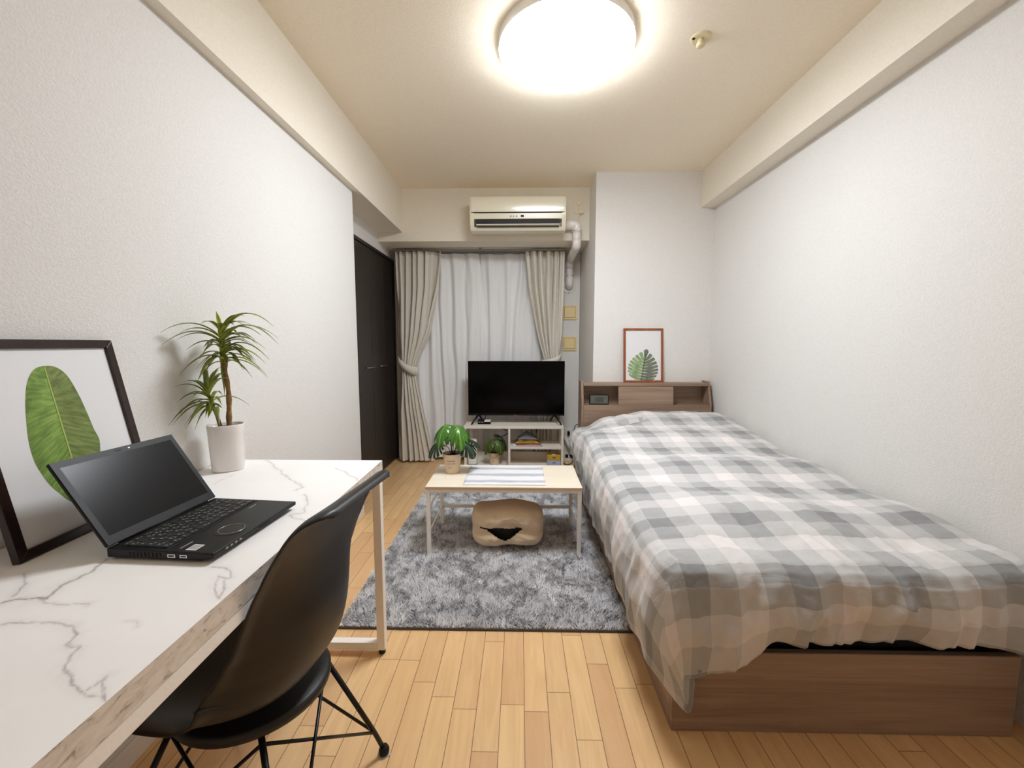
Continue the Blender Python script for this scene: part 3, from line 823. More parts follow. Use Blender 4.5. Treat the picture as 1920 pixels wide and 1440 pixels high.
# headboard with shelf recesses
hx0, hx1 = .458, 1.425
HB = 3.249
part('headboard_front', Geo().box(hx0 + .018, hx1 - .018, 3.101, 3.117, .0, .645), M['bedwood_x'], t, bevel=.001)
for x in (hx0, hx1 - .0175):
    part('headboard_side', Geo().prism([(3.099, 0), (HB, 0), (HB, .824), (3.150, .824), (3.099, .66)], x, x + .0175, 'x'), M['bedwood_z'], t, bevel=.0015)
part('headboard_top', Geo().box(hx0 + .018, hx1 - .018, 3.128, HB, .79, .810), M['bedwood_x'], t, bevel=.0015)
part('headboard_shelf', Geo().box(hx0 + .018, hx1 - .018, 3.1175, HB, .625, .645), M['bedwood_x'], t)
part('headboard_back', Geo().box(hx0 + .018, hx1 - .018, HB - .012, HB, .6455, .7895), M['bedwood_x'], t)
Tp = Matrix.Translation((0, 3.118, .6455)) @ Matrix.Rotation(math.radians(-6), 4, 'X')
part('sliding_door', Geo().box(.738, 1.148, .0, .012, .0005, .1425, Tp), M['bedwood_x'], t, bevel=.001)
part('shelf_divider', Geo().box(.755, .77, 3.135, HB - .0125, .6455, .7895), M['bedwood_z'], t)
part('shelf_divider', Geo().box(1.12, 1.135, 3.135, HB - .0125, .6455, .7895), M['bedwood_z'], t)
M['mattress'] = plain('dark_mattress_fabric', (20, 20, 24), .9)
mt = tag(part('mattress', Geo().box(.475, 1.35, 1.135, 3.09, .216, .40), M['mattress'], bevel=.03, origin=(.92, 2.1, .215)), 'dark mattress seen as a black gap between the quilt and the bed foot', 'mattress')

# plaid cotton
m = NT('grey_plaid_cotton')
uvn = m.n('ShaderNodeUVMap'); uvn.uv_map = 'UVMap'
sp = m.n('ShaderNodeSeparateXYZ'); m.l(uvn.outputs[0], sp.inputs[0])
PER = .28
def bands(o, shift):
    fr = m.math('FRACT', m.math('ADD', m.math('DIVIDE', o, PER), shift))
    return m.ramp(fr, [(0, .16), (.25, .50), (.5, .80), (.75, .40)], 'CONSTANT')
wx = bands(sp.outputs[0], 0.0); wy = bands(sp.outputs[1], .0)
avg = m.math('MULTIPLY', m.math('ADD', wx, wy), .5)
fib = m.noise(m.coord('UV', (1, 1, 1)), 420, 3, .6); fib2 = m.noise(m.coord('UV', (1, 1, 1)), 46, 4, .6)
avg = m.math('ADD', avg, m.math('MULTIPLY', m.math('SUBTRACT', fib, .5), .10))
avg = m.math('ADD', avg, m.math('MULTIPLY', m.math('SUBTRACT', fib2, .5), .05))
m.base(m.ramp(avg, [(.14, s2l((134, 135, 136))), (.33, s2l((170, 170, 170))), (.5, s2l((197, 196, 195))), (.66, s2l((212, 208, 207))), (.82, s2l((229, 222, 221)))]))
m.set(Roughness=.85); m.b.inputs['Specular IOR Level'].default_value = .2; m.b.inputs['Sheen Weight'].default_value = .15
m.bump(m.math('ADD', m.noise(m.coord('UV'), 9, 4, .55, .6), m.math('MULTIPLY', fib, .1)), .35, .02)
M['plaid'] = m.m

def ztop(x, y):
    z = .512 + .012 * sstep(y, 1.15, 1.5) + .02 * sstep(y, 1.7, 2.1) + .025 * sstep(y, 2.05, 2.5)
    z = z + .040 * sstep(y, 2.45, 2.8) * sstep(x, .52 + .18 * sstep(y, 2.6, 2.8), .72 + .20 * sstep(y, 2.6, 2.8))
    z = z - .085 * sstep(y, 2.45, 3.02) * (1 - sstep(x, .42, .64))
    z = z - .012 * (1 - sstep(x, .45, .7)) * (1 - sstep(y, 2.3, 2.6))
    z = z + .022 * (fbm(x * 4.5, y * 4.5, 2) - .5) + .012 * (fbm(x * 12, y * 8, 6) - .5)
    # long soft ridges
    z = z + .010 * np.sin(y * 13 + 3 * fbm(x * 3, y * 2, 12)) * sstep(x, .55, .75)
    return z

def quilt():
    xL, xR, yF, yH = .475, 1.365, 1.165, 2.98
    dL, dR, dF, dH = .40, .22, .40, .12
    st = .0062
    S = np.arange(-dL, (xR - xL) + dR + st, st); Tt = np.arange(-dF, (yH - yF) + dH + st, st)
    s, tt = np.meshgrid(S, Tt)
    lx = np.clip(s, 0, xR - xL); ly_ = np.clip(tt, 0, yH - yF)
    ax = s - lx; ay = tt - ly_
    d = np.sqrt(ax ** 2 + ay ** 2) + 1e-9
    ux, uy = ax / d, ay / d
    X0 = xL + lx; Y0 = yF + ly_
    zt = ztop(X0, Y0)
    # normalised drop parameter 0..1 (hem at .80, then tucked under)
    dmax = np.where(ux < 0, np.where(uy < 0, dL / np.maximum(np.maximum(np.abs(ux), np.abs(uy)), 1e-3), np.where(uy > 0, np.minimum(dL / np.maximum(np.abs(ux), 1e-3), dH / np.maximum(np.abs(uy), 1e-3)), dL)),
                    np.where(ux > 0, np.where(uy < 0, np.minimum(dR / np.maximum(np.abs(ux), 1e-3), dF / np.maximum(np.abs(uy), 1e-3)), np.where(uy > 0, np.minimum(dR / np.maximum(np.abs(ux), 1e-3), dH / np.maximum(np.abs(uy), 1e-3)), dR)),
                             np.where(uy < 0, dF, dH)))
    q = np.clip(d / dmax, 0, 1)
    # hem depth (vertical) per place
    hemL = .335 - .05 * sstep(Y0, 2.2, 2.6) - .09 * sstep(Y0, 2.6, 2.95) + .018 * (fbm(Y0 * 7, Y0 * 0, 9) - .5) * 2
    hemF = .205 + .10 * (1 - sstep(X0, .50, .72)) + .02 * sstep(X0, 1.15, 1.35) + .02 * (fbm(X0 * 8, X0 * 0, 19) - .5) * 2
    hemR = .20 + 0 * X0; hemH = .06 + 0 * X0
    wL = np.where(ux < 0, ux ** 2, 0); wR = np.where(ux > 0, ux ** 2, 0); wF = np.where(uy < 0, uy ** 2, 0); wH = np.where(uy > 0, uy ** 2, 0)
    ws = wL + wR + wF + wH + 1e-9
    hem = (wL * hemL + wR * hemR + wF * hemF + wH * hemH) / ws
    corner = np.where((ux < 0) & (uy < 0), (2 * np.abs(ux * uy)) ** 5, 0)
    hem = hem + corner * .10
    kq = [0, .10, .20, .32, .45, .60, .75, .84, .88, .92, .96, 1.0]
    ko = [0, .045, .078, .096, .104, .106, .102, .099, .092, .084, .080, .078]
    kd = [0, .015, .07, .20, .38, .60, .84, .985, 1.01, 1.0, .93, .80]
    out = np.interp(q, kq, ko); dn = np.interp(q, kq, kd)
    osc = np.where(ux > 0, np.where(uy < 0, 1 - .45 * ux ** 2 / ws * ws, .72), 1.0)
    out = out * np.where(wR > 0, 1 - .32 * wR, 1) * np.where(wH > 0, 1 - .45 * wH, 1)
    drop = dn * hem
    drop = drop + 0
    # folds on the hanging parts
    fa = np.where(q > .12, np.sin(np.clip((q - .12) / .7, 0, 1) * np.pi * .5), 0)
    al = np.where(wF > .5, X0 * 1.0, Y0 * 1.0)
    n1 = fbm(X0 * 9 + Y0 * 7, q * 2.2, 40) - .5
    n2 = np.abs(fbm(X0 * 16 + Y0 * 14, q * 2.4, 44, 2) - .5)
    rid = fbm(X0 * 13 + q * 1.3, q * 1.5, 71, 2)
    fold = n1 * .085 - n2 * .060 + .016
    fold = fold * fa * (wL * .7 + wF * 1.0 + wR * .4 + wH * .3)
    out2 = out + np.where(q > .02, np.maximum(fold, -.022), 0)
    lim = np.where(wF > .4, .073, .040)
    out2 = np.where((q > .5), np.maximum(out2, lim * (1 - wR) * (1 - wH) + 0), out2)
    # tip corner stays close to the bed corner
    X = X0 + ux * out2 * (1 - 0 * corner); Y = Y0 + uy * out2
    X = np.minimum(X, XR - .006)
    Y = np.minimum(Y, 3.092)
    Z = zt - drop
    # hanging pointed corner swings toward the foot side
    X = X + corner * .075 * sstep(q, .5, 1); Y = Y - corner * .02 * sstep(q, .5, 1)
    # fine wrinkles
    Z = Z + .006 * (fbm(X * 30, Y * 22, 90) - .5) * (1 - fa) + .008 * (fbm(s * 8, tt * 26, 93) - .5) * (1 - sstep(q, .3, .5))
    near = sstep(tt, .35, 0) if False else (1 - sstep(tt, .0, .30)) * (1 - fa)
    Z = Z + near * .012 * (fbm(s * 34, tt * 5, 97) - .5)
    return X, Y, Z, s, tt
X, Y, Z, S_, T_ = quilt()
g = Geo().grid(X, Y, Z)
uv = np.stack([S_.ravel() + 2.8 + .035, T_.ravel() + 2.8 + .12], 1)
o = part('quilt', g, M['plaid'], smooth=True, origin=(.92, 2.0, .5), uv=uv)
tag(o, 'puffy grey and white plaid quilt covering the bed and hanging over its foot', 'quilt')

# pillow, mostly under the quilt
def pillow():
    n = 60; a, b, h = .36, .165, .10
    u, v = np.meshgrid(np.linspace(-1, 1, n), np.linspace(-1, 1, n))
    e = (1 - np.abs(u) ** 6).clip(0) ** .42 * (1 - np.abs(v) ** 5).clip(0) ** .42
    pinch = 1 - .06 * (1 - (np.abs(u) * np.abs(v)))
    x = .975 + a * u * (1 - .05 * (1 - v * v)); y = 2.90 + b * v * (1 - .08 * (1 - u * u))
    wr = .012 * (fbm(u * 6 + 3, v * 6 + 3, 51) - .5)
    Zt = .497 + h * e + .004 + wr * e ** .3; Zb = .492 - h * .45 * e
    g = Geo().grid(x, y, Zt); r = len(g.v); g2 = Geo().grid(x, y, Zb)
    g.add(g2.v, [tuple(reversed(f)) for f in g2.f])
    for k in range(n - 1):
        for p, q in ((k, k + 1), ((n - 1) * n + k + 1, (n - 1) * n + k), ((k + 1) * n, k * n), (k * n + n - 1, (k + 1) * n + n - 1)):
            g.f.append((q, p, p + r, q + r))
    uvp = np.concatenate([np.stack([x.ravel() + 3.05, y.ravel() + 2.0], 1)] * 2)
    return g, uvp
g, uvp = pillow()
tag(part('pillow', g, M['plaid'], smooth=True, origin=(1.0, 2.90, .47), uv=uvp), 'plaid pillow peeking out at the headboard end of the bed', 'pillow')

# clock
M['lcd'] = plain('lcd_grey', (90, 95, 87), .25)
t = thing('digital_clock', 'small black digital clock reading 5:00 in the left headboard shelf', 'clock', (.597, 3.15, .6455))
Tc = Matrix.Translation((.597, 3.142, .6465)) @ Matrix.Rotation(math.radians(-5), 4, 'X')
part('case', Geo().box(-.072, .072, 0, .022, 0, .075, Tc), M['black_plastic'], t, bevel=.003)
part('display', Geo().box(-.066, .066, -.0008, .001, .006, .069, Tc), M['lcd'], t)
SEG = {'5': 'afgcd', '0': 'abcdef'}
def seg7(ch, x, z, w, h, th):
    g = Geo(); yy = (-.0016, -.0009)
    R = {'a': (x, x + w, z + h - th, z + h), 'd': (x, x + w, z, z + th), 'g': (x, x + w, z + h / 2 - th / 2, z + h / 2 + th / 2),
         'f': (x, x + th, z + h / 2, z + h), 'e': (x, x + th, z, z + h / 2), 'b': (x + w - th, x + w, z + h / 2, z + h), 'c': (x + w - th, x + w, z, z + h / 2)}
    for s_ in SEG[ch]: g.box(R[s_][0], R[s_][1], *yy, R[s_][2], R[s_][3], Tc)
    return g
for ch, x in (('5', -.030), ('0', -.006), ('0', .014)):
    part('digit', seg7(ch, x, .024, .015, .030, .004), M['slot_black'], t)
part('colon', Geo().box(-.0115, -.009, -.0016, -.0009, .031, .034, Tc).box(-.0115, -.009, -.0016, -.0009, .043, .046, Tc), M['slot_black'], t)
part('small_reading', Geo().box(.035, .05, -.0016, -.0009, .024, .034, Tc), M['grey_label'], t)
g = Geo()
for k in range(5): g.box(-.045 + k * .02, -.037 + k * .02, -.0016, -.0009, .010, .014, Tc)
part('small_reading', g, M['slot_black'], t)

# ---- picture helper
def leaf_attr_mat(name, dark, mid, light):
    m = NT(name)
    uvn = m.n('ShaderNodeUVMap'); uvn.uv_map = 'UVMap'
    sp = m.n('ShaderNodeSeparateXYZ'); m.l(uvn.outputs[0], sp.inputs[0])
    n = m.noise(m.coord('UV', (5, 150, 1)), 1.0, 4, .6, .3)
    n2 = m.noise(m.coord('UV', (2, 4, 1)), 1.5, 3)
    f = m.math('ADD', m.math('MULTIPLY', n, .6), m.math('MULTIPLY', n2, .4))
    c = m.ramp(f, [(.38, s2l(dark)), (.5, s2l(mid)), (.61, s2l(light))])
    m.base(c); m.set(Roughness=.6)
    return m.m
M['banana_leaf'] = leaf_attr_mat('printed_banana_leaf', (84, 112, 36), (116, 148, 58), (142, 170, 84))
M['banana_leaf_dark'] = leaf_attr_mat('printed_banana_leaf_right', (88, 102, 44), (112, 130, 62), (132, 150, 80))
M['leaf_rib'] = plain('printed_leaf_rib', (164, 186, 92), .6)
M['paper'] = plain('print_paper', (226, 226, 228), .55, var=.01)
M['frame_orange'] = wood('orange_brown_frame', (156, 88, 48), (128, 64, 34), 'z', 1.0, .35)
M['frame_dark'] = wood('dark_brown_frame', (42, 23, 19), (27, 14, 12), 'z', 1.0, .25, coat=.1)
gl = NT('picture_glazing'); gl.base((1, 1, 1)); gl.set(Roughness=.08)
gl.b.inputs['Transmission Weight'].default_value = 1.0; gl.b.inputs['IOR'].default_value = 1.25

def frame_parts(t, T, w, h, bw, dep, mat):
    """frame in local coords x 0..w, z 0..h, y 0 front .. dep back"""
    for nm, pl in (('frame_rail', [(0, 0), (w, 0), (w - bw, bw), (bw, bw)]), ('frame_rail', [(bw, h - bw), (w - bw, h - bw), (w, h), (0, h)]),
                   ('frame_stile', [(0, 0), (bw, bw), (bw, h - bw), (0, h)]), ('frame_stile', [(w - bw, bw), (w, 0), (w, h), (w - bw, h - bw)])):
        part(nm, Geo().prism(pl, 0, dep, 'y', T), mat, t, bevel=.0015)
    part('print', Geo().box(bw - .002, w - bw + .002, dep * .45, dep * .55, bw - .002, h - bw + .002, T), M['paper'], t)

# small monstera picture on the headboard
t = thing('framed_picture', 'small orange-brown framed monstera leaf print standing on the headboard', 'picture', (.94, 3.2, .81))
tilt = math.radians(-5)
fw, fh = .305, .415
T = Matrix.Translation((.792, 3.195, .8105)) @ Matrix.Rotation(math.radians(2), 4, 'Z') @ Matrix.Rotation(tilt, 4, 'X')
frame_parts(t, T, fw, fh, .016, .015, M['frame_orange'])
def monstera_print(T, y):
    # leaf lobes: ribs radiating from a midrib leaning slightly; local coords x,z
    lobes = []; base = np.array([.135, .018]); tip = np.array([.172, .218])
    ax = tip - base; L = np.linalg.norm(ax); ax /= L; nx = np.array([ax[1], -ax[0]])
    ol = lambda s: .118 * math.sin(math.pi * min(1, .18 + .80 * s)) ** .75
    k = 9
    for side in (-1, 1):
        for i in range(k):
            s0 = i / k; s1 = (i + .72) / k
            r0 = base + ax * L * s0 * .93; r1 = base + ax * L * s1 * .93
            rise = .05
            ra, rb = ol(s0 + .1), ol(s1 + .1)
            p0 = r0 + nx * side * ra * .97 + ax * rise * (.3 + s0 * .9)
            p1 = r1 + nx * side * rb * .97 + ax * rise * (.3 + s1 * .9)
            m0 = (r0 + p0) / 2 - ax * .012; m1 = (r1 + p1) / 2 - ax * .004
            m0 = m0 * 1.0; pm = (p0 + p1) / 2 + nx * side * .006
            lobes.append([r0, m0, p0, pm, p1, m1, r1])
    lobes.append([base - nx * .004, base + nx * .004, tip + nx * .010, tip + ax * .012, tip - nx * .008])
    return lobes
M['mon_a'] = plain('printed_monstera_green', (140, 164, 118), .6, var=.25, bscale=40)
M['mon_b'] = plain('printed_monstera_grey', (112, 118, 102), .6, var=.25, bscale=40)
lobes = monstera_print(T, 0)
ga, gb = Geo(), Geo()
for i, pl in enumerate(lobes):
    pl = [(max(.016, min(fw - .018, p[0])), max(.0165, p[1])) for p in pl]
    cxm = sum(p[0] for p in pl) / len(pl)
    (ga if cxm < .160 else gb).prism(pl, .0062, .0067, 'y', T)
part('printed_leaf', ga, M['mon_a'], t, label='light green half of the printed leaf')
part('printed_leaf', gb, M['mon_b'], t, label='grey-green half of the printed leaf')

# ================================================================== DESK
VEINS = [(0.8, [(-0.886, 1.4), (-0.786, 1.3), (-0.709, 1.213), (-0.635, 1.149), (-0.614, 1.125), (-0.617, 1.102)]), (0.8, [(-0.576, 1.07), (-0.537, 1.009), (-0.516, 0.946), (-0.542, 0.937), (-0.484, 0.898)]), (0.8, [(-0.558, 0.706), (-0.53, 0.7), (-0.506, 0.688), (-0.495, 0.666), (-0.522, 0.674), (-0.505, 0.644), (-0.475, 0.613), (-0.484, 0.637), (-0.503, 0.666)]), (1.5, [(-0.777, 0.732), (-0.76, 0.692), (-0.757, 0.665), (-0.765, 0.643), (-0.755, 0.615), (-0.754, 0.604), (-0.77, 0.606)]), (0.7, [(-0.754, 0.604), (-0.721, 0.594), (-0.665, 0.595)]), (0.5, [(-0.567, 0.556), (-0.543, 0.545)]), (0.5, [(-0.879, 1.144), (-0.887, 1.196), (-0.885, 1.238)]), (1.2, [(-0.84, 0.55), (-0.795, 0.606), (-0.75, 0.607)]), (0.8, [(-0.868, 0.678), (-0.832, 0.646), (-0.805, 0.617)]), (0.9, [(-0.742, 0.543), (-0.717, 0.548), (-0.664, 0.554), (-0.639, 0.545), (-0.619, 0.528), (-0.609, 0.512), (-0.585, 0.503), (-0.571, 0.476), (-0.563, 0.466), (-0.542, 0.456), (-0.523, 0.444), (-0.504, 0.435), (-0.499, 0.448), (-0.5, 0.462), (-0.485, 0.445), (-0.479, 0.433), (-0.469, 0.422)]), (0.7, [(-0.542, 0.456), (-0.51, 0.437), (-0.481, 0.43), (-0.468, 0.422)]), (0.5, [(-0.574, 0.56), (-0.546, 0.547)]), (0.8, [(-0.603, 1.306), (-0.554, 1.273), (-0.481, 1.19)]),
         (0.9, [(-1.01, 0.30), (-.93, .36), (-.84, .33), (-.74, .39), (-.68, .34)]), (.8, [(-.99, .95), (-.93, 1.02), (-.9, 1.12)])]
m = NT('white_marble_laminate')
at_ = m.n('ShaderNodeAttribute', attribute_name='vein')
n0 = m.noise(m.coord('Object'), 5, 3)
c = m.ramp(n0, [(.3, s2l((246, 244, 243))), (.7, s2l((251, 250, 249)))])
nv = m.noise(m.coord('Object'), 40, 4, .7)
k = m.math('MULTIPLY', at_.outputs['Fac'], m.ramp(nv, [(.3, .45), (.6, 1.0)]))
m.base(m.mix(k, c, s2l((158, 146, 146)))); m.set(Roughness=.42); m.b.inputs['Specular IOR Level'].default_value = .4
M['marble'] = m.m
m = NT('marble_edge_band')
n1 = m.noise(m.coord('Object', (30, 22, 60)), 1.6, 4, .6, .8)
m.base(m.ramp(n1, [(.34, s2l((160, 146, 134))), (.41, s2l((212, 200, 186))), (.6, s2l((228, 218, 205)))])); m.set(Roughness=.45)
M['marble_edge'] = m.m
DZ = .70
fx_ = lambda y: -.479 + (1.403 - y) * .0143       # front edge runs very slightly off the wall's line
t = thing('desk', 'white marble-look desk on a white metal frame along the left wall', 'desk', (-.74, .8, 0))
ny, nx_ = 420, 190
yv = np.linspace(.20, 1.403, ny); uu = np.linspace(0, 1, nx_)
Yg, Ug = np.meshgrid(yv, uu, indexing='ij'); Xg = -1.018 + Ug * (fx_(Yg) + 1.018)
vein = np.zeros(Xg.shape)
wob = lambda s: (fbm(Xg * 38, Yg * 38, s, 4) - .5) * .016
Xw = Xg + wob(61); Yw = Yg + wob(62)
for w_, pl in VEINS:
    dm = np.full(Xg.shape, 9.0)
    for (x0, y0), (x1, y1) in zip(pl[:-1], pl[1:]):
        L2 = (x1 - x0) ** 2 + (y1 - y0) ** 2 + 1e-12
        tt = np.clip(((Xw - x0) * (x1 - x0) + (Yw - y0) * (y1 - y0)) / L2, 0, 1)
        dm = np.minimum(dm, np.hypot(Xw - x0 - tt * (x1 - x0), Yw - y0 - tt * (y1 - y0)))
    vein = np.maximum(vein, np.exp(-(dm / (.0021 * w_)) ** 2) * min(1, .75 * w_ + .15))
    vein = np.maximum(vein, np.exp(-(dm / (.011 * w_)) ** 2) * .26 * fbm(Xg * 60, Yg * 60, 77, 3))
g = Geo().grid(Xg, Yg, np.full(Xg.shape, DZ)); g.f = [tuple(reversed(f)) for f in g.f]
part('desktop', g, M['marble'], t, attr={'vein': vein.ravel()})
part('edge_band', Geo().prism([(-1.018, .20), (fx_(.2), .20), (fx_(1.403), 1.403), (-1.018, 1.403)], DZ - .040, DZ - .0004, 'z'), M['marble_edge'], t, label='beige veined edge band of the desktop')
fw_ = .028
def yrail(x0, x1, z0, z1, ya, yb):
    g = Geo(); o1 = fx_(ya) - fx_(1.403)
    g.prism([(x0 + o1, ya), (x1 + o1, ya), (x1, yb), (x0, yb)], z0, z1, 'z'); return g
part('front_rail', yrail(-.506, -.480, DZ - .067, DZ - .0405, .21, 1.400), M['white_metal'], t, bevel=.002)
part('rear_rail', Geo().box(-1.012, -.986, .21, 1.400, DZ - .067, DZ - .0405), M['white_metal'], t, bevel=.002)
for ya in (1.372, .215):
    off = fx_(ya) - fx_(1.403)
    part('end_rail', Geo().box(-.985, -.507 + off, ya, ya + fw_, DZ - .067, DZ - .0405), M['white_metal'], t, bevel=.002)
    part('leg', Geo().box(-.508 + off, -.480 + off, ya, ya + fw_, .018, DZ - .0675), M['white_metal'], t, bevel=.002)
    part('leg', Geo().box(-1.012, -.984, ya, ya + fw_, .018, DZ - .0675), M['white_metal'], t, bevel=.002)
    part('bottom_bar', Geo().box(-.9835, -.5085 + off, ya, ya + fw_, .018, .046), M['white_metal'], t, bevel=.002)
    for xx in (-.494 + off, -.998):
        part('foot', Geo().lathe([(.010, .0), (.012, .003), (.012, .0178)], (xx, ya + .014, 0), 16), M['black_plastic'], t, label='black rubber levelling foot')

# ================================================================== LARGE PICTURE
t = thing('framed_picture', 'large dark brown framed banana leaf print leaning on the wall behind the laptop', 'picture', (-.92, .86, DZ))
Tb = Matrix.Translation((-.910, .704, DZ + .0015))
a4 = math.radians(4); t11 = math.radians(11)
dv = Vector((-math.sin(a4), math.cos(a4), 0)); uv_ = Vector((-math.sin(t11) * math.cos(a4), -math.sin(t11) * math.sin(a4), math.cos(t11)))
bv = uv_.cross(dv); bv.normalize()
if bv.x > 0: bv = -bv
T = Tb @ Matrix(((dv.x, bv.x, uv_.x, 0), (dv.y, bv.y, uv_.y, 0), (dv.z, bv.z, uv_.z, 0), (0, 0, 0, 1)))
pw, ph_ = .316, .417
frame_parts(t, T, pw, ph_, .019, .014, M['frame_dark'])
Lf = [(0.15, 0.362), (0.13, 0.356), (0.111, 0.333), (0.097, 0.296), (0.087, 0.254), (0.08, 0.213), (0.079, 0.175), (0.085, 0.145), (0.093, 0.12), (0.104, 0.10), (.120, .075), (.145, .052)]
Rf = [(0.15, 0.362), (0.171, 0.359), (0.19, 0.34), (0.202, 0.3), (0.209, 0.256), (0.214, 0.212), (0.219, 0.186), (0.212, 0.155), (.205, .12), (.185, .08), (.165, .055), (.149, .05)]
Lf = smooth_poly(Lf, 5); Rf = smooth_poly(Rf, 5)
rib = [(.150, .362), (.149, .301), (.149, .231), (.148, .16), (.147, .05)]
def half_leaf(edge, rb, yy, side):
    n = len(edge); zr = np.interp(np.linspace(0, 1, n), np.linspace(0, 1, len(rb)), [p[1] for p in rb]); xr = np.interp(-zr, [-p[1] for p in rb], [p[0] for p in rb])
    g = Geo(); uvs = []
    m_ = 8
    for i in range(n):
        for j in range(m_):
            f = j / (m_ - 1)
            x = xr[i] * (1 - f) + edge[i][0] * f; z = zr[i] * (1 - f) + edge[i][1] * f
            g.v.append(tuple(T @ Vector((x, yy, z)))); uvs.append((f * .3 + (2 if side else 0), (zr[i] * 1.0)))
    for i in range(n - 1):
        for j in range(m_ - 1):
            q = (i * m_ + j, i * m_ + j + 1, (i + 1) * m_ + j + 1, (i + 1) * m_ + j)
            g.f.append(q if side else tuple(reversed(q)))
    return g, uvs
yy = .0060
g, uvs = half_leaf(Lf, rib, yy, 0); part('printed_leaf', g, M['banana_leaf'], t, uv=uvs, label='bright green left half of the printed leaf')
g, uvs = half_leaf(Rf, rib, yy, 1); part('printed_leaf', g, M['banana_leaf_dark'], t, uv=uvs, label='darker green right half of the printed leaf')
g = Geo().prism([(.1485, .358), (.1455, .05), (.1495, .05), (.1508, .358)], yy - .0006, yy - .0002, 'y', T)
part('printed_midrib', g, M['leaf_rib'], t)

# ================================================================== DRACAENA on the desk
L1 = [(-1.008, 1.151, 1.133), (-1.008, 1.152, 1.098), (-1.008, 1.207, 1.114), (-1.008, 1.237, 1.083), (-0.937, 1.21, 1.16), (-0.928, 1.264, 1.203), (-0.844, 1.272, 1.186), (-0.728, 1.221, 1.154), (-0.77, 1.313, 1.121), (-0.711, 1.213, 1.101), (-0.79, 1.258, 1.128), (-0.816, 1.278, 1.1), (-0.771, 1.264, 1.054), (-0.799, 1.289, 1.041), (-0.812, 1.313, 1.002), (-0.882, 1.348, 0.99), (-0.806, 1.24, 1.056), (-0.865, 1.299, 1.078), (-0.884, 1.306, 1.082), (-0.985, 1.242, 1.026), (-0.926, 1.195, 1.072), (-1.008, 1.318, 1.088), (-0.942, 1.243, 1.048), (-0.842, 1.245, 1.022), (-0.972, 1.338, 0.925), (-0.995, 1.289, 1.007)]
L2 = [(-0.987, 1.194, 0.991), (-1.008, 1.167, 0.866), (-1.008, 1.209, 0.854), (-1.008, 1.248, 0.836), (-0.93, 1.195, 0.885), (-0.986, 1.249, 0.879), (-1.008, 1.229, 0.95), (-1.008, 1.154, 0.868), (-1.008, 1.257, 0.99), (-0.924, 1.198, 1.028), (-0.96, 1.243, 0.873), (-0.927, 1.263, 0.903), (-0.888, 1.249, 0.994), (-0.929, 1.274, 1.03)]
def leafmat(name, dark, mid, light, rough=.4):
    m = NT(name)
    at_ = m.n('ShaderNodeAttribute', attribute_name='tone')
    nz = m.noise(m.coord('Object'), 60, 3)
    f = m.math('ADD', at_.outputs['Fac'], m.math('MULTIPLY', m.math('SUBTRACT', nz, .5), .35))
    m.base(m.ramp(f, [(0.05, s2l(dark)), (.5, s2l(mid)), (1.0, s2l(light))])); m.set(Roughness=rough)
    m.b.inputs['Subsurface Weight'].default_value = 0.0
    return m.m
M['drac'] = leafmat('dracaena_leaf', (78, 88, 42), (134, 148, 62), (208, 214, 84))
M['bark'] = plain('plant_bark', (134, 102, 58), .75, var=.3, bscale=90, bump=.6)
M['soil'] = plain('potting_moss', (74, 62, 54), .95, var=.4, bscale=120, bump=.8)
M['ceramic'] = plain('white_glazed_ceramic', (232, 226, 222), .18, coat=.4, var=.01)
pc = (-.938, 1.288)
t = thing('potted_dracaena', 'tall spiky dracaena in a white ceramic pot at the back of the desk', 'potted plant', (pc[0], pc[1], DZ))
prof = [(.85, .0012), (.90, .006), (.95, .06), (1.0, .12), (1.03, .146), (1.0, .149), (.96, .146), (.94, .13)]
rp = .046
part('pot', Geo().lathe([(r * rp, DZ + z) for r, z in prof], (pc[0], pc[1], 0), 48, sx=1.08, sy=.95, rot=math.radians(35), power=2.6), M['ceramic'], t, smooth=True)
part('moss', Geo().lathe([(.94 * rp, DZ + .128), (.94 * rp, DZ + .136), (.5 * rp, DZ + .141), (.001, DZ + .142)], (pc[0], pc[1], 0), 40, sx=1.08, sy=.95, rot=math.radians(35), power=2.6), M['soil'], t, smooth=True)
tr1 = smooth_poly([(-.925, 1.285, .835), (-.924, 1.285, .87), (-.920, 1.285, .943), (-.926, 1.285, 1.01), (-.930, 1.285, 1.06)], 6)
part('trunk', Geo().tube(tr1, [.0085 + .001 * math.sin(i * 1.3) - .0001 * i for i in range(len(tr1))], 10), M['bark'], t, smooth=True)
part('trunk', Geo().tube(smooth_poly([(-.935, 1.278, .836), (-.944, 1.272, .845), (-.950, 1.27, .875), (-.955, 1.268, .895), (-.962, 1.265, .905)], 5), .0055, 10), M['bark'], t, smooth=True)
part('crown_stem', Geo().tube([(-.930, 1.285, 1.055), (-.931, 1.285, 1.10), (-.932, 1.283, 1.15)], [.008, .008, .003], 8), M['drac'], t, smooth=True, attr={'tone': [.6] * 24})
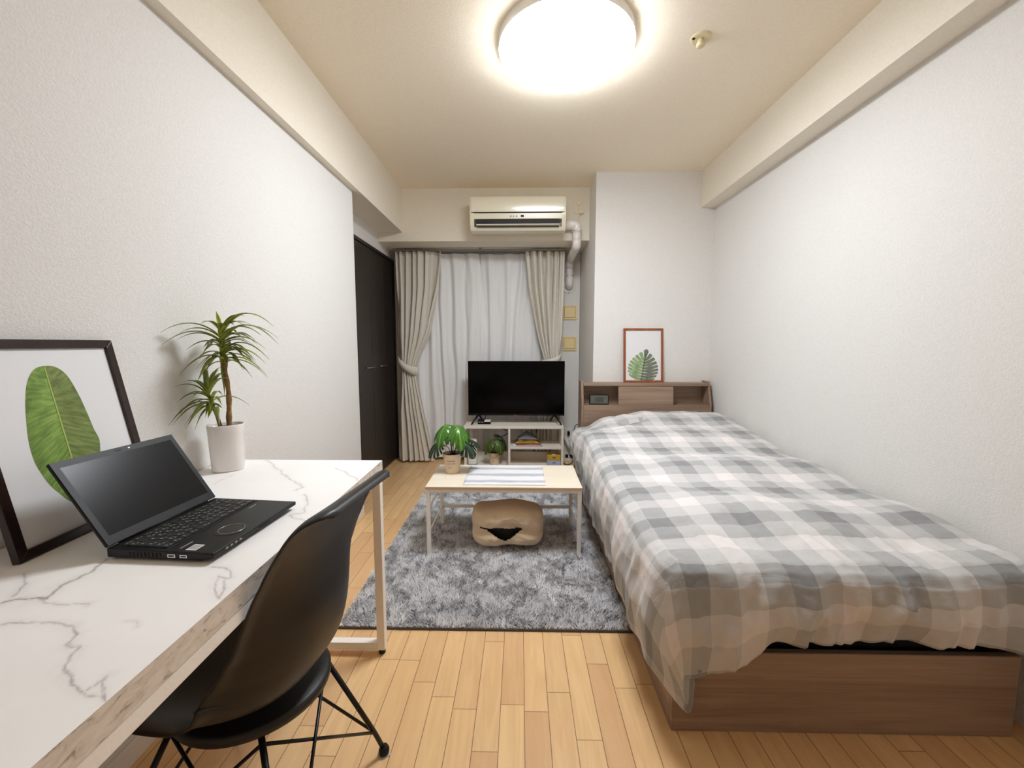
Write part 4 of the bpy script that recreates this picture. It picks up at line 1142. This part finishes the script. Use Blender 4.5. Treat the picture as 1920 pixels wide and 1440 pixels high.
def ribbon(root, tip, arch, w, segs=12, side=None, fold=.35):
    r = np.array(root); e = np.array(tip); L = np.linalg.norm(e - r)
    mid = r + (e - r) * .45 + np.array([0, 0, arch * L])
    vs = []
    for i in range(segs + 1):
        s = i / segs
        p = (1 - s) ** 2 * r + 2 * s * (1 - s) * mid + s * s * e
        tg = 2 * (1 - s) * (mid - r) + 2 * s * (e - mid); tg /= np.linalg.norm(tg) + 1e-9
        b = np.cross(tg, [0, 0, 1.0]); nb = np.linalg.norm(b)
        b = b / nb if nb > .15 else np.array(side if side is not None else [.7, -.7, 0])
        n = np.cross(b, tg)
        ww = w * (math.sin(math.pi * min(1, .18 + s * .82)) ** .6) * (1 if s < .5 else (1 - ((s - .5) / .5) ** 2.2 * .96))
        for q in (-1, 0, 1):
            pt = p + b * ww * q + n * (abs(q) * ww * fold)
            pt[0] = max(pt[0], XL + .006)
            vs.append(tuple(pt))
    fs = []
    for i in range(segs):
        for j in range(2):
            fs.append((i * 3 + j, i * 3 + j + 1, (i + 1) * 3 + j + 1, (i + 1) * 3 + j))
    return vs, fs
rs = random.Random(5)
def crown(tips, axis0, axis1, zlo, zhi, extra, n_extra, par):
    allt = []
    for tp in tips:
        allt.append(tp)
    for k in range(n_extra):
        a = rs.uniform(0, 2 * math.pi); R = rs.uniform(.06, .12)
        h = rs.uniform(zlo, zhi)
        allt.append((max(extra[0] + R * math.cos(a), -1.008), extra[1] + R * math.sin(a), h))
    for tp in allt:
        f = min(1, max(0, (tp[2] - zlo) / (zhi - zlo))) * .85 + rs.uniform(0, .15)
        root = [axis0[i] + (axis1[i] - axis0[i]) * f for i in range(3)]
        dz = tp[2] - root[2]; hor = math.hypot(tp[0] - root[0], tp[1] - root[1])
        arch = .46 if hor > .04 else .08
        vs, fs = ribbon(root, tp, arch, rs.uniform(.006, .0085))
        g = Geo().add(vs, fs)
        base_t = .30 + .5 * (1 if hor < .03 else 0) + rs.uniform(-.12, .18)
        tone = []
        for i in range(len(vs)):
            s = (i // 3) / 12; q = i % 3
            tone.append(max(0, min(1, base_t + (.45 * (1 - s) ** 2) + (-.12 if q == 1 else .10))))
        part('leaf', g, M['drac'], par, smooth=True, attr={'tone': tone}, solid=.0006)
crown(L1, (-.929, 1.285, 1.035), (-.932, 1.284, 1.15), .99, 1.17, (-.93, 1.285), 34, t)
crown(L2, (-.955, 1.268, .90), (-.972, 1.262, .955), .85, 1.02, (-.965, 1.262), 16, t)

# ================================================================== LAPTOP
t = thing('laptop', 'open black laptop with a round touchpad on the desk', 'laptop', (-.66, .84, DZ))
TL = Matrix.Translation((-.778, .728, DZ)) @ Matrix.Rotation(math.radians(-3), 4, 'Z')
LW, LD = .258, .217    # width along y, depth along x
part('base', Geo().prism([(.006, .004), (.190, .004), (LD, .010), (LD, .019), (.006, .022)], .0, LW, 'y', TL), M['black_plastic'], t, bevel=.0025)
part('bottom_foot', Geo().box(.02, .18, .02, LW - .02, .0005, .0045, TL), M['black_matte'], t)
M['key'] = plain('key_black', (24, 24, 25), .5)
M['keyprint'] = plain('key_print', (150, 146, 136), .6)
M['deck'] = plain('deck_black', (12, 12, 13), .42, bscale=500)
slope = math.atan2(.003, LD - .006)
TK = TL @ Matrix.Translation((.006, 0, .0221)) @ Matrix.Rotation(slope, 4, 'Y')
kb = part('keyboard', Geo().box(.018, .118, .008, LW - .008, -.0004, .0005, TK), M['slot_black'], t)
rows = [(12, .010), (15, .0165), (14, .0165), (13, .0165), (12, .0165), (10, .0165)]
xx = .020; nkeys = 0
for ri, (nk, dp) in enumerate(rows):
    y = .010; tot = LW - .020
    wd = [1.0] * nk
    if ri == 5: wd[4] = 3.0; wd[5] = 1.2
    if ri in (2, 3, 4): wd[-1] = 1.7; wd[0] = 1.5
    sc = tot / sum(wd)
    prn = Geo()
    for i in range(nk):
        w_ = wd[i] * sc
        part('key', Geo().box(xx + .0008, xx + dp - .0012, y + .0007, y + w_ - .0007, .0005, .0026, TK), M['key'], kb, bevel=.0005)
        if rs.random() < .85:
            mx_ = y + w_ * .30
            prn.box(xx + dp * .35, xx + dp * .62, mx_, mx_ + .0022, .0026, .00275, TK)
            if rs.random() < .6: prn.box(xx + dp * .66, xx + dp * .82, mx_ + .005, mx_ + .0075, .0026, .00275, TK)
        y += w_
    part('key_print', prn, M['keyprint'], kb)
    xx += dp
tcx, tcy = .176, .098
T2 = TK @ Matrix.Translation((tcx - .006, tcy, 0))
ring = [(.0235 * math.cos(a), .0235 * math.sin(a), .0006) for a in np.linspace(0, 2 * math.pi, 48, endpoint=False)]
M['gold_ring'] = plain('pale_metal_ring', (170, 164, 140), .25, metal=.9)
part('touchpad', Geo().lathe([(.0295, -.0003), (.0295, .0004), (.001, .0005)], (0, 0, 0), 40, T=T2), M['deck'], t)
part('touchpad_ring', Geo().tube([tuple(T2 @ Vector(p)) for p in ring], .0008, 6, closed=True), M['gold_ring'], t, smooth=True)
M['sticker'] = plain('white_sticker', (214, 214, 210), .5)
part('sticker', Geo().box(.150, .170, .008, .030, -.0001, .0004, TK), M['sticker'], t, label='small white rectangular sticker')
g = Geo()
for k in range(5): g.box(.152 + k * .0034, .1535 + k * .0034, .0105, .0275, .0004, .0005, TK)
part('sticker_print', g, M['grey_label'], t)
part('printed_name', Geo().box(.135, .1375, .012, .040, -.0001, .0003, TK), M['keyprint'], t)
part('printed_name', Geo().box(.128, .1305, .205, .228, -.0001, .0003, TK), M['keyprint'], t)
g = Geo()
for k in range(9): g.box(.050 + k * .0075, .0535 + k * .0075, -.0008, .0006, .009, .016, TL)
part('side_vent', g, M['slot_black'], t)
part('side_port', Geo().box(.128, .143, -.0008, .0006, .009, .015, TL), M['chrome'], t)
part('side_port', Geo().box(.130, .141, -.0012, -.0007, .0105, .0135, TL), M['slot_black'], t)
part('side_port', Geo().box(.152, .166, -.0008, .0006, .009, .0145, TL), M['chrome'], t)
part('side_port', Geo().box(.154, .164, -.0012, -.0007, .0105, .013, TL), M['slot_black'], t)
g = Geo()
for k in range(4): g.box(LD - .0005, LD + .0006, .030 + k * .012, .036 + k * .012, .012, .016, TL)
part('front_lights', g, M['keyprint'], t)
g = Geo()
for k in range(6): g.box(LD - .0005, LD + .0006, .125 + k * .006, .127 + k * .006, .011, .015, TL)
part('front_grille', g, M['slot_black'], t)
# display
ang = 124
TD = TL @ Matrix.Translation((.010, 0, .0245)) @ Matrix.Rotation(-math.radians(ang), 4, 'Y') @ Matrix.Rotation(0, 4, 'X')
# in TD local frame: x = up along the display, z = toward the viewer side (flipped), y = width
DL = .188
part('display_lid', Geo().box(.0, DL, .0, LW, .0, .007, TD), M['black_plastic'], t, bevel=.002)
M['lap_screen'] = NT('matte_laptop_screen').m
_b = M['lap_screen'].node_tree.nodes['Principled BSDF']
_b.inputs['Base Color'].default_value = (.010, .010, .011, 1); _b.inputs['Roughness'].default_value = .24; _b.inputs['Specular IOR Level'].default_value = .16
part('screen', Geo().box(.018, DL - .014, .012, LW - .012, -.0006, .0002, TD), M['lap_screen'], t)
M['bezel'] = plain('bezel_grey_black', (24, 24, 26), .45, spec=.3)
g = Geo().box(.001, .018, .001, LW - .001, -.0009, .0001, TD).box(DL - .014, DL - .001, .001, LW - .001, -.0009, .0001, TD).box(.018, DL - .014, .001, .012, -.0009, .0001, TD).box(.018, DL - .014, LW - .012, LW - .001, -.0009, .0001, TD)
part('bezel', g, M['bezel'], t)
part('webcam', Geo().box(DL - .009, DL - .006, .145, .149, -.0013, -.0008, TD), M['white_plastic'], t, label='tiny white camera light')
part('webcam', Geo().box(DL - .010, DL - .005, .118, .130, -.0013, -.0008, TD), M['slot_black'], t)
part('hinge', Geo().tube([tuple(TL @ Vector((.0065, .025, .0225))), tuple(TL @ Vector((.0065, LW - .025, .0225)))], .0045, 12), M['black_plastic'], t, smooth=True)

# ================================================================== CHAIR
cc = Vector((-.59, .85, 0)); fang = math.radians(174)
TCH = Matrix.Translation(cc) @ Matrix.Rotation(fang, 4, 'Z')    # local +x = forward
t = thing('desk_chair', 'black plastic shell chair on a thin black wire base pushed under the desk', 'chair', (cc.x, cc.y, 0))
prof = [(.185, .400), (.170, .418), (.12, .412), (.05, .392), (-.03, .380), (-.10, .388), (-.150, .422), (-.175, .48), (-.183, .55), (-.180, .62), (-.187, .685), (-.207, .742), (-.226, .779), (-.248, .800), (-.267, .803), (-.276, .796)]
hw = [.165, .185, .205, .212, .215, .213, .206, .196, .186, .178, .170, .163, .155, .142, .126, .11]
ris = [.012, .020, .035, .055, .075, .10, .112, .108, .080, .045, .022, .012, .006, .0, .0, .0]
PP = np.array(smooth_poly(prof, 6)); nP = len(PP)
ti = np.linspace(0, len(prof) - 1, nP)
HW = np.interp(ti, range(len(hw)), hw); RI = np.interp(ti, range(len(ris)), ris)
tg = np.gradient(PP, axis=0); tg /= np.linalg.norm(tg, axis=1)[:, None]
nrm = np.stack([-tg[:, 1], tg[:, 0]], 1)
# seat points: tangent goes backwards (-x), inward normal should be up
nrm = np.where((nrm[:, 1:2] * 1.0 < 0) & (tg[:, 0:1] < -.5), -nrm, nrm)
nrm = np.array([n if (n[0] * .5 + n[1]) > 0 or n[0] > 0 else -n for n in nrm])
nU = 41
us = np.linspace(-1, 1, nU)
Xc = np.zeros((nP, nU)); Yc = Xc.copy(); Zc = Xc.copy()
for i in range(nP):
    for j, u in enumerate(us):
        w_ = math.copysign(abs(u) ** .9, u) * HW[i]
        r_ = RI[i] * (abs(u) ** 2.6)
        # flared rim
        fl = max(0, abs(u) - .93) / .07
        Xc[i, j] = PP[i, 0] + nrm[i, 0] * r_; Zc[i, j] = PP[i, 1] + nrm[i, 1] * (r_ - .006 * fl); Xc[i, j] -= nrm[i, 0] * .006 * fl
        Yc[i, j] = w_ + math.copysign(.010 * fl, u)
P3 = [TCH @ Vector((x, y, z)) for x, y, z in zip(Xc.ravel(), Yc.ravel(), Zc.ravel())]
g = Geo(); g.v = [tuple(p) for p in P3]
g.f = [(i * nU + j, i * nU + j + 1, (i + 1) * nU + j + 1, (i + 1) * nU + j) for i in range(nP - 1) for j in range(nU - 1)]
M['shell'] = plain('black_polypropylene', (22, 20, 19), .42, bump=.08, bscale=700)
part('seat_shell', g, M['shell'], t, smooth=True, solid=.007, subsurf=1)
part('seat_mount', Geo().lathe([(.06, .330), (.145, .334), (.156, .342), (.157, .356), (.149, .362), (.09, .368), (.08, .392)], (0, 0, 0), 56, sx=1.0, sy=.95, T=TCH), M['shell'], t, smooth=True, label='round black mounting plate under the seat')
feet = {(1, 1): (.20, .225), (1, -1): (.20, -.225), (-1, 1): (-.225, .218), (-1, -1): (-.205, -.19)}
top = {(1, 1): (.095, .105), (1, -1): (.095, -.105), (-1, 1): (-.095, .105), (-1, -1): (-.095, -.105)}
def W3(x, y, z): return tuple(TCH @ Vector((x, y, z)))
for k, (fx2, fy2) in feet.items():
    tx, ty = top[k]
    # leg: mount -> bend near the floor -> foot
    bx, by = fx2 * .90, fy2 * .90
    part('leg', Geo().tube(fillet([W3(tx, ty, .342), W3(bx * 1.02, by * 1.02, .075), W3(fx2, fy2, .012)], .03), .0062, 10), M['metal_black'], t, smooth=True)
    part('foot', Geo().lathe([(.010, .0022), (.014, .005), (.014, .014), (.010, .022)], W3(fx2, fy2, 0), 16), M['black_plastic'], t)
    part('foot_pad', Geo().box(-.014, .014, -.014, .014, .0003, .002, Matrix.Translation(W3(fx2, fy2, 0)) @ Matrix.Rotation(.5, 4, 'Z')), M['clear_film'], t, label='clear square floor protector')
# wire braces: every foot to its two neighbours' tops
def brace(a, b):
    part('brace', Geo().tube([W3(*a), W3(*b)], .0038, 8), M['metal_black'], t, smooth=True)
for a_, b_ in (((-1, 1), (-1, -1)), ((1, 1), (1, -1)), ((-1, 1), (1, 1)), ((-1, -1), (1, -1))):
    for p_, q_ in ((a_, b_), (b_, a_)):
        brace((feet[p_][0] * .92, feet[p_][1] * .92, .075), (top[q_][0] * 1.05, top[q_][1] * 1.05, .325))

# ================================================================== MONSTERA POTS
M['mon_bright'] = leafmat('monstera_bright', (40, 84, 20), (68, 118, 32), (120, 170, 66), .28)
M['mon_dark'] = leafmat('monstera_dark', (16, 34, 22), (28, 54, 34), (62, 92, 58), .3)
M['mon_olive'] = leafmat('monstera_olive', (44, 62, 18), (70, 94, 30), (118, 140, 62), .35)
M['pot_cream'] = plain('cream_clay_pot', (226, 204, 174), .6)
M['stem'] = plain('dark_green_stem', (58, 54, 26), .5)
def mon_leaf(T, size, droop, notches, deep, seed):
    """outline in polar form around the stalk joint, tip along +x"""
    r2 = random.Random(seed); K = 120; ring = []
    for i in range(K):
        a = -math.pi + 2 * math.pi * i / K
        aa = abs(a)
        r = .56 * (1 + .42 * math.cos(a * 1.0)) * (1 - .35 * math.exp(-((math.pi - aa) / .35) ** 2))
        r *= (1 + .15 * math.exp(-(aa / .3) ** 2))
        ph = (aa / math.pi) * notches
        fr = ph - math.floor(ph)
        if .25 < aa < 2.6 and fr < .26: r *= deep
        ring.append((a, r * size))
    vs = [tuple(T @ Vector((0, 0, 0)))]
    fs = []; R = 6; tone = [.8]
    for k in range(1, R + 1):
        for a, r in ring:
            rk = r * k / R; x = rk * math.cos(a); y = rk * math.sin(a)
            z = -droop * (x * x + y * y) / size - .25 * abs(y) ** 1.5 / size ** .5 + .015 * size * math.sin(a * notches) * (k / R)
            vs.append(tuple(T @ Vector((x, y, z))))
            tone.append(.38 + .35 * math.exp(-(y / (size * .05)) ** 2) + .18 * math.cos(a * notches * 2) + r2.uniform(-.04, .04))
    for i in range(K): fs.append((0, 1 + i, 1 + (i + 1) % K))
    for k in range(R - 1):
        for i in range(K):
            a = 1 + k * K + i; b = 1 + k * K + (i + 1) % K
            fs.append((a, a + K, b + K, b))
    return vs, fs, tone
def monstera(t, cx_, cy_, z0, rt, rb, h, leaves):
    pz = z0 + .0006
    part('pot', Geo().lathe([(rb * .96, pz), (rb, pz + .003), (rt * .93, z0 + h * .80), (rt, z0 + h * .82), (rt * 1.02, z0 + h), (rt * .96, z0 + h), (rt * .92, z0 + h * .84)], (cx_, cy_, 0), 40), M['pot_cream'], t, smooth=False, bevel=0)
    part('soil', Geo().lathe([(rt * .90, z0 + h * .80), (rt * .9, z0 + h * .86), (.001, z0 + h * .87)], (cx_, cy_, 0), 32), M['soil'], t)
    # printed lines wrapped round the pot
    for (zz, hh2, a0, a1, nm) in ((.66, .035, -118, -62, 1), (.52, .035, -118, -62, 1), (.38, .012, -116, -84, 0), (.33, .012, -116, -80, 0), (.28, .012, -116, -90, 0)):
        g = Geo(); a = a0; r3 = random.Random(int(zz * 100))
        while a < a1:
            step = r3.uniform(2.2, 3.6) if nm else r3.uniform(1.2, 2.2)
            rr = np.interp(zz, [0, .8], [rb, rt * .93]) + .0004
            rr2 = np.interp(zz + hh2, [0, .8], [rb, rt * .93]) + .0004
            q = []
            for (aa, r_, z_) in ((a, rr, zz), (a + step * .7, rr, zz), (a + step * .7, rr2, zz + hh2), (a, rr2, zz + hh2)):
                q.append((cx_ + r_ * math.cos(math.radians(aa)), cy_ + r_ * math.sin(math.radians(aa)), z0 + z_ * h))
            g.add(q, [(0, 1, 2, 3)]); a += step
        part('printed_text', g, M['grey_label'], t)
    for (tx, ty, tz, yaw, pitch, roll, size, droop, notch, deep, mt) in leaves:
        P = Vector((cx_ + tx, cy_ + ty, z0 + tz))
        T = Matrix.Translation(P) @ Matrix.Rotation(math.radians(yaw), 4, 'Z') @ Matrix.Rotation(math.radians(-pitch), 4, 'Y') @ Matrix.Rotation(math.radians(roll), 4, 'X')
        vs, fs, tone = mon_leaf(T, size, droop, notch, deep, int(tx * 1000) + 7)
        zf = z0 + .004
        lf = part('leaf', Geo().add(vs, fs), M[mt], t, smooth=True, attr={'tone': tone}, solid=.0007)
        b0 = Vector((cx_ + tx * .08, cy_ + ty * .08, z0 + h * .86)); md = b0.lerp(P, .5) + Vector((-(P.x - b0.x) * .25, -(P.y - b0.y) * .25, .012))
        part('stem', Geo().tube(smooth_poly([tuple(b0), tuple(md), tuple(P)], 6), .0019, 7), M['stem'], t, smooth=True)
t = thing('potted_monstera', 'bright green monstera in a cream printed pot on the coffee table', 'potted plant', (-.39, 2.31, cz), group='cream potted monsteras')
monstera(t, -.387, 2.31, cz, .054, .039, .112, [
    (-.040, -.01, .262, -118, -30, 0, .115, .75, 9, .8, 'mon_bright'),
    (.035, -.02, .260, -62, -30, 0, .120, .75, 9, .8, 'mon_bright'),
    (.035, .03, .262, 40, -10, 0, .085, .8, 7, .75, 'mon_bright'),
    (-.025, .03, .265, 140, -15, 0, .08, .8, 7, .75, 'mon_bright'),
    (-.075, -.03, .175, 190, -32, -25, .10, .6, 8, .5, 'mon_dark'),
    (.080, -.03, .180, -25, -35, 20, .100, .6, 8, .55, 'mon_dark'),
    (.105, .02, .185, 20, -20, 0, .09, .5, 8, .5, 'mon_dark')])
t = thing('potted_monstera', 'olive green monstera in a cream printed pot on the television stand\'s lower board', 'potted plant', (-.227, 3.59, .05), group='cream potted monsteras')
monstera(t, -.227, 3.585, .0505, .053, .042, .108, [
    (-.045, -.035, .215, 215, -40, 0, .115, .7, 13, .84, 'mon_olive'),
    (.035, -.035, .215, -55, -38, 0, .115, .7, 13, .84, 'mon_olive'),
    (.020, .01, .262, 10, -4, 0, .085, .8, 9, .5, 'mon_dark'),
    (.075, .01, .205, -15, -32, 20, .075, 1.2, 9, .5, 'mon_dark')])
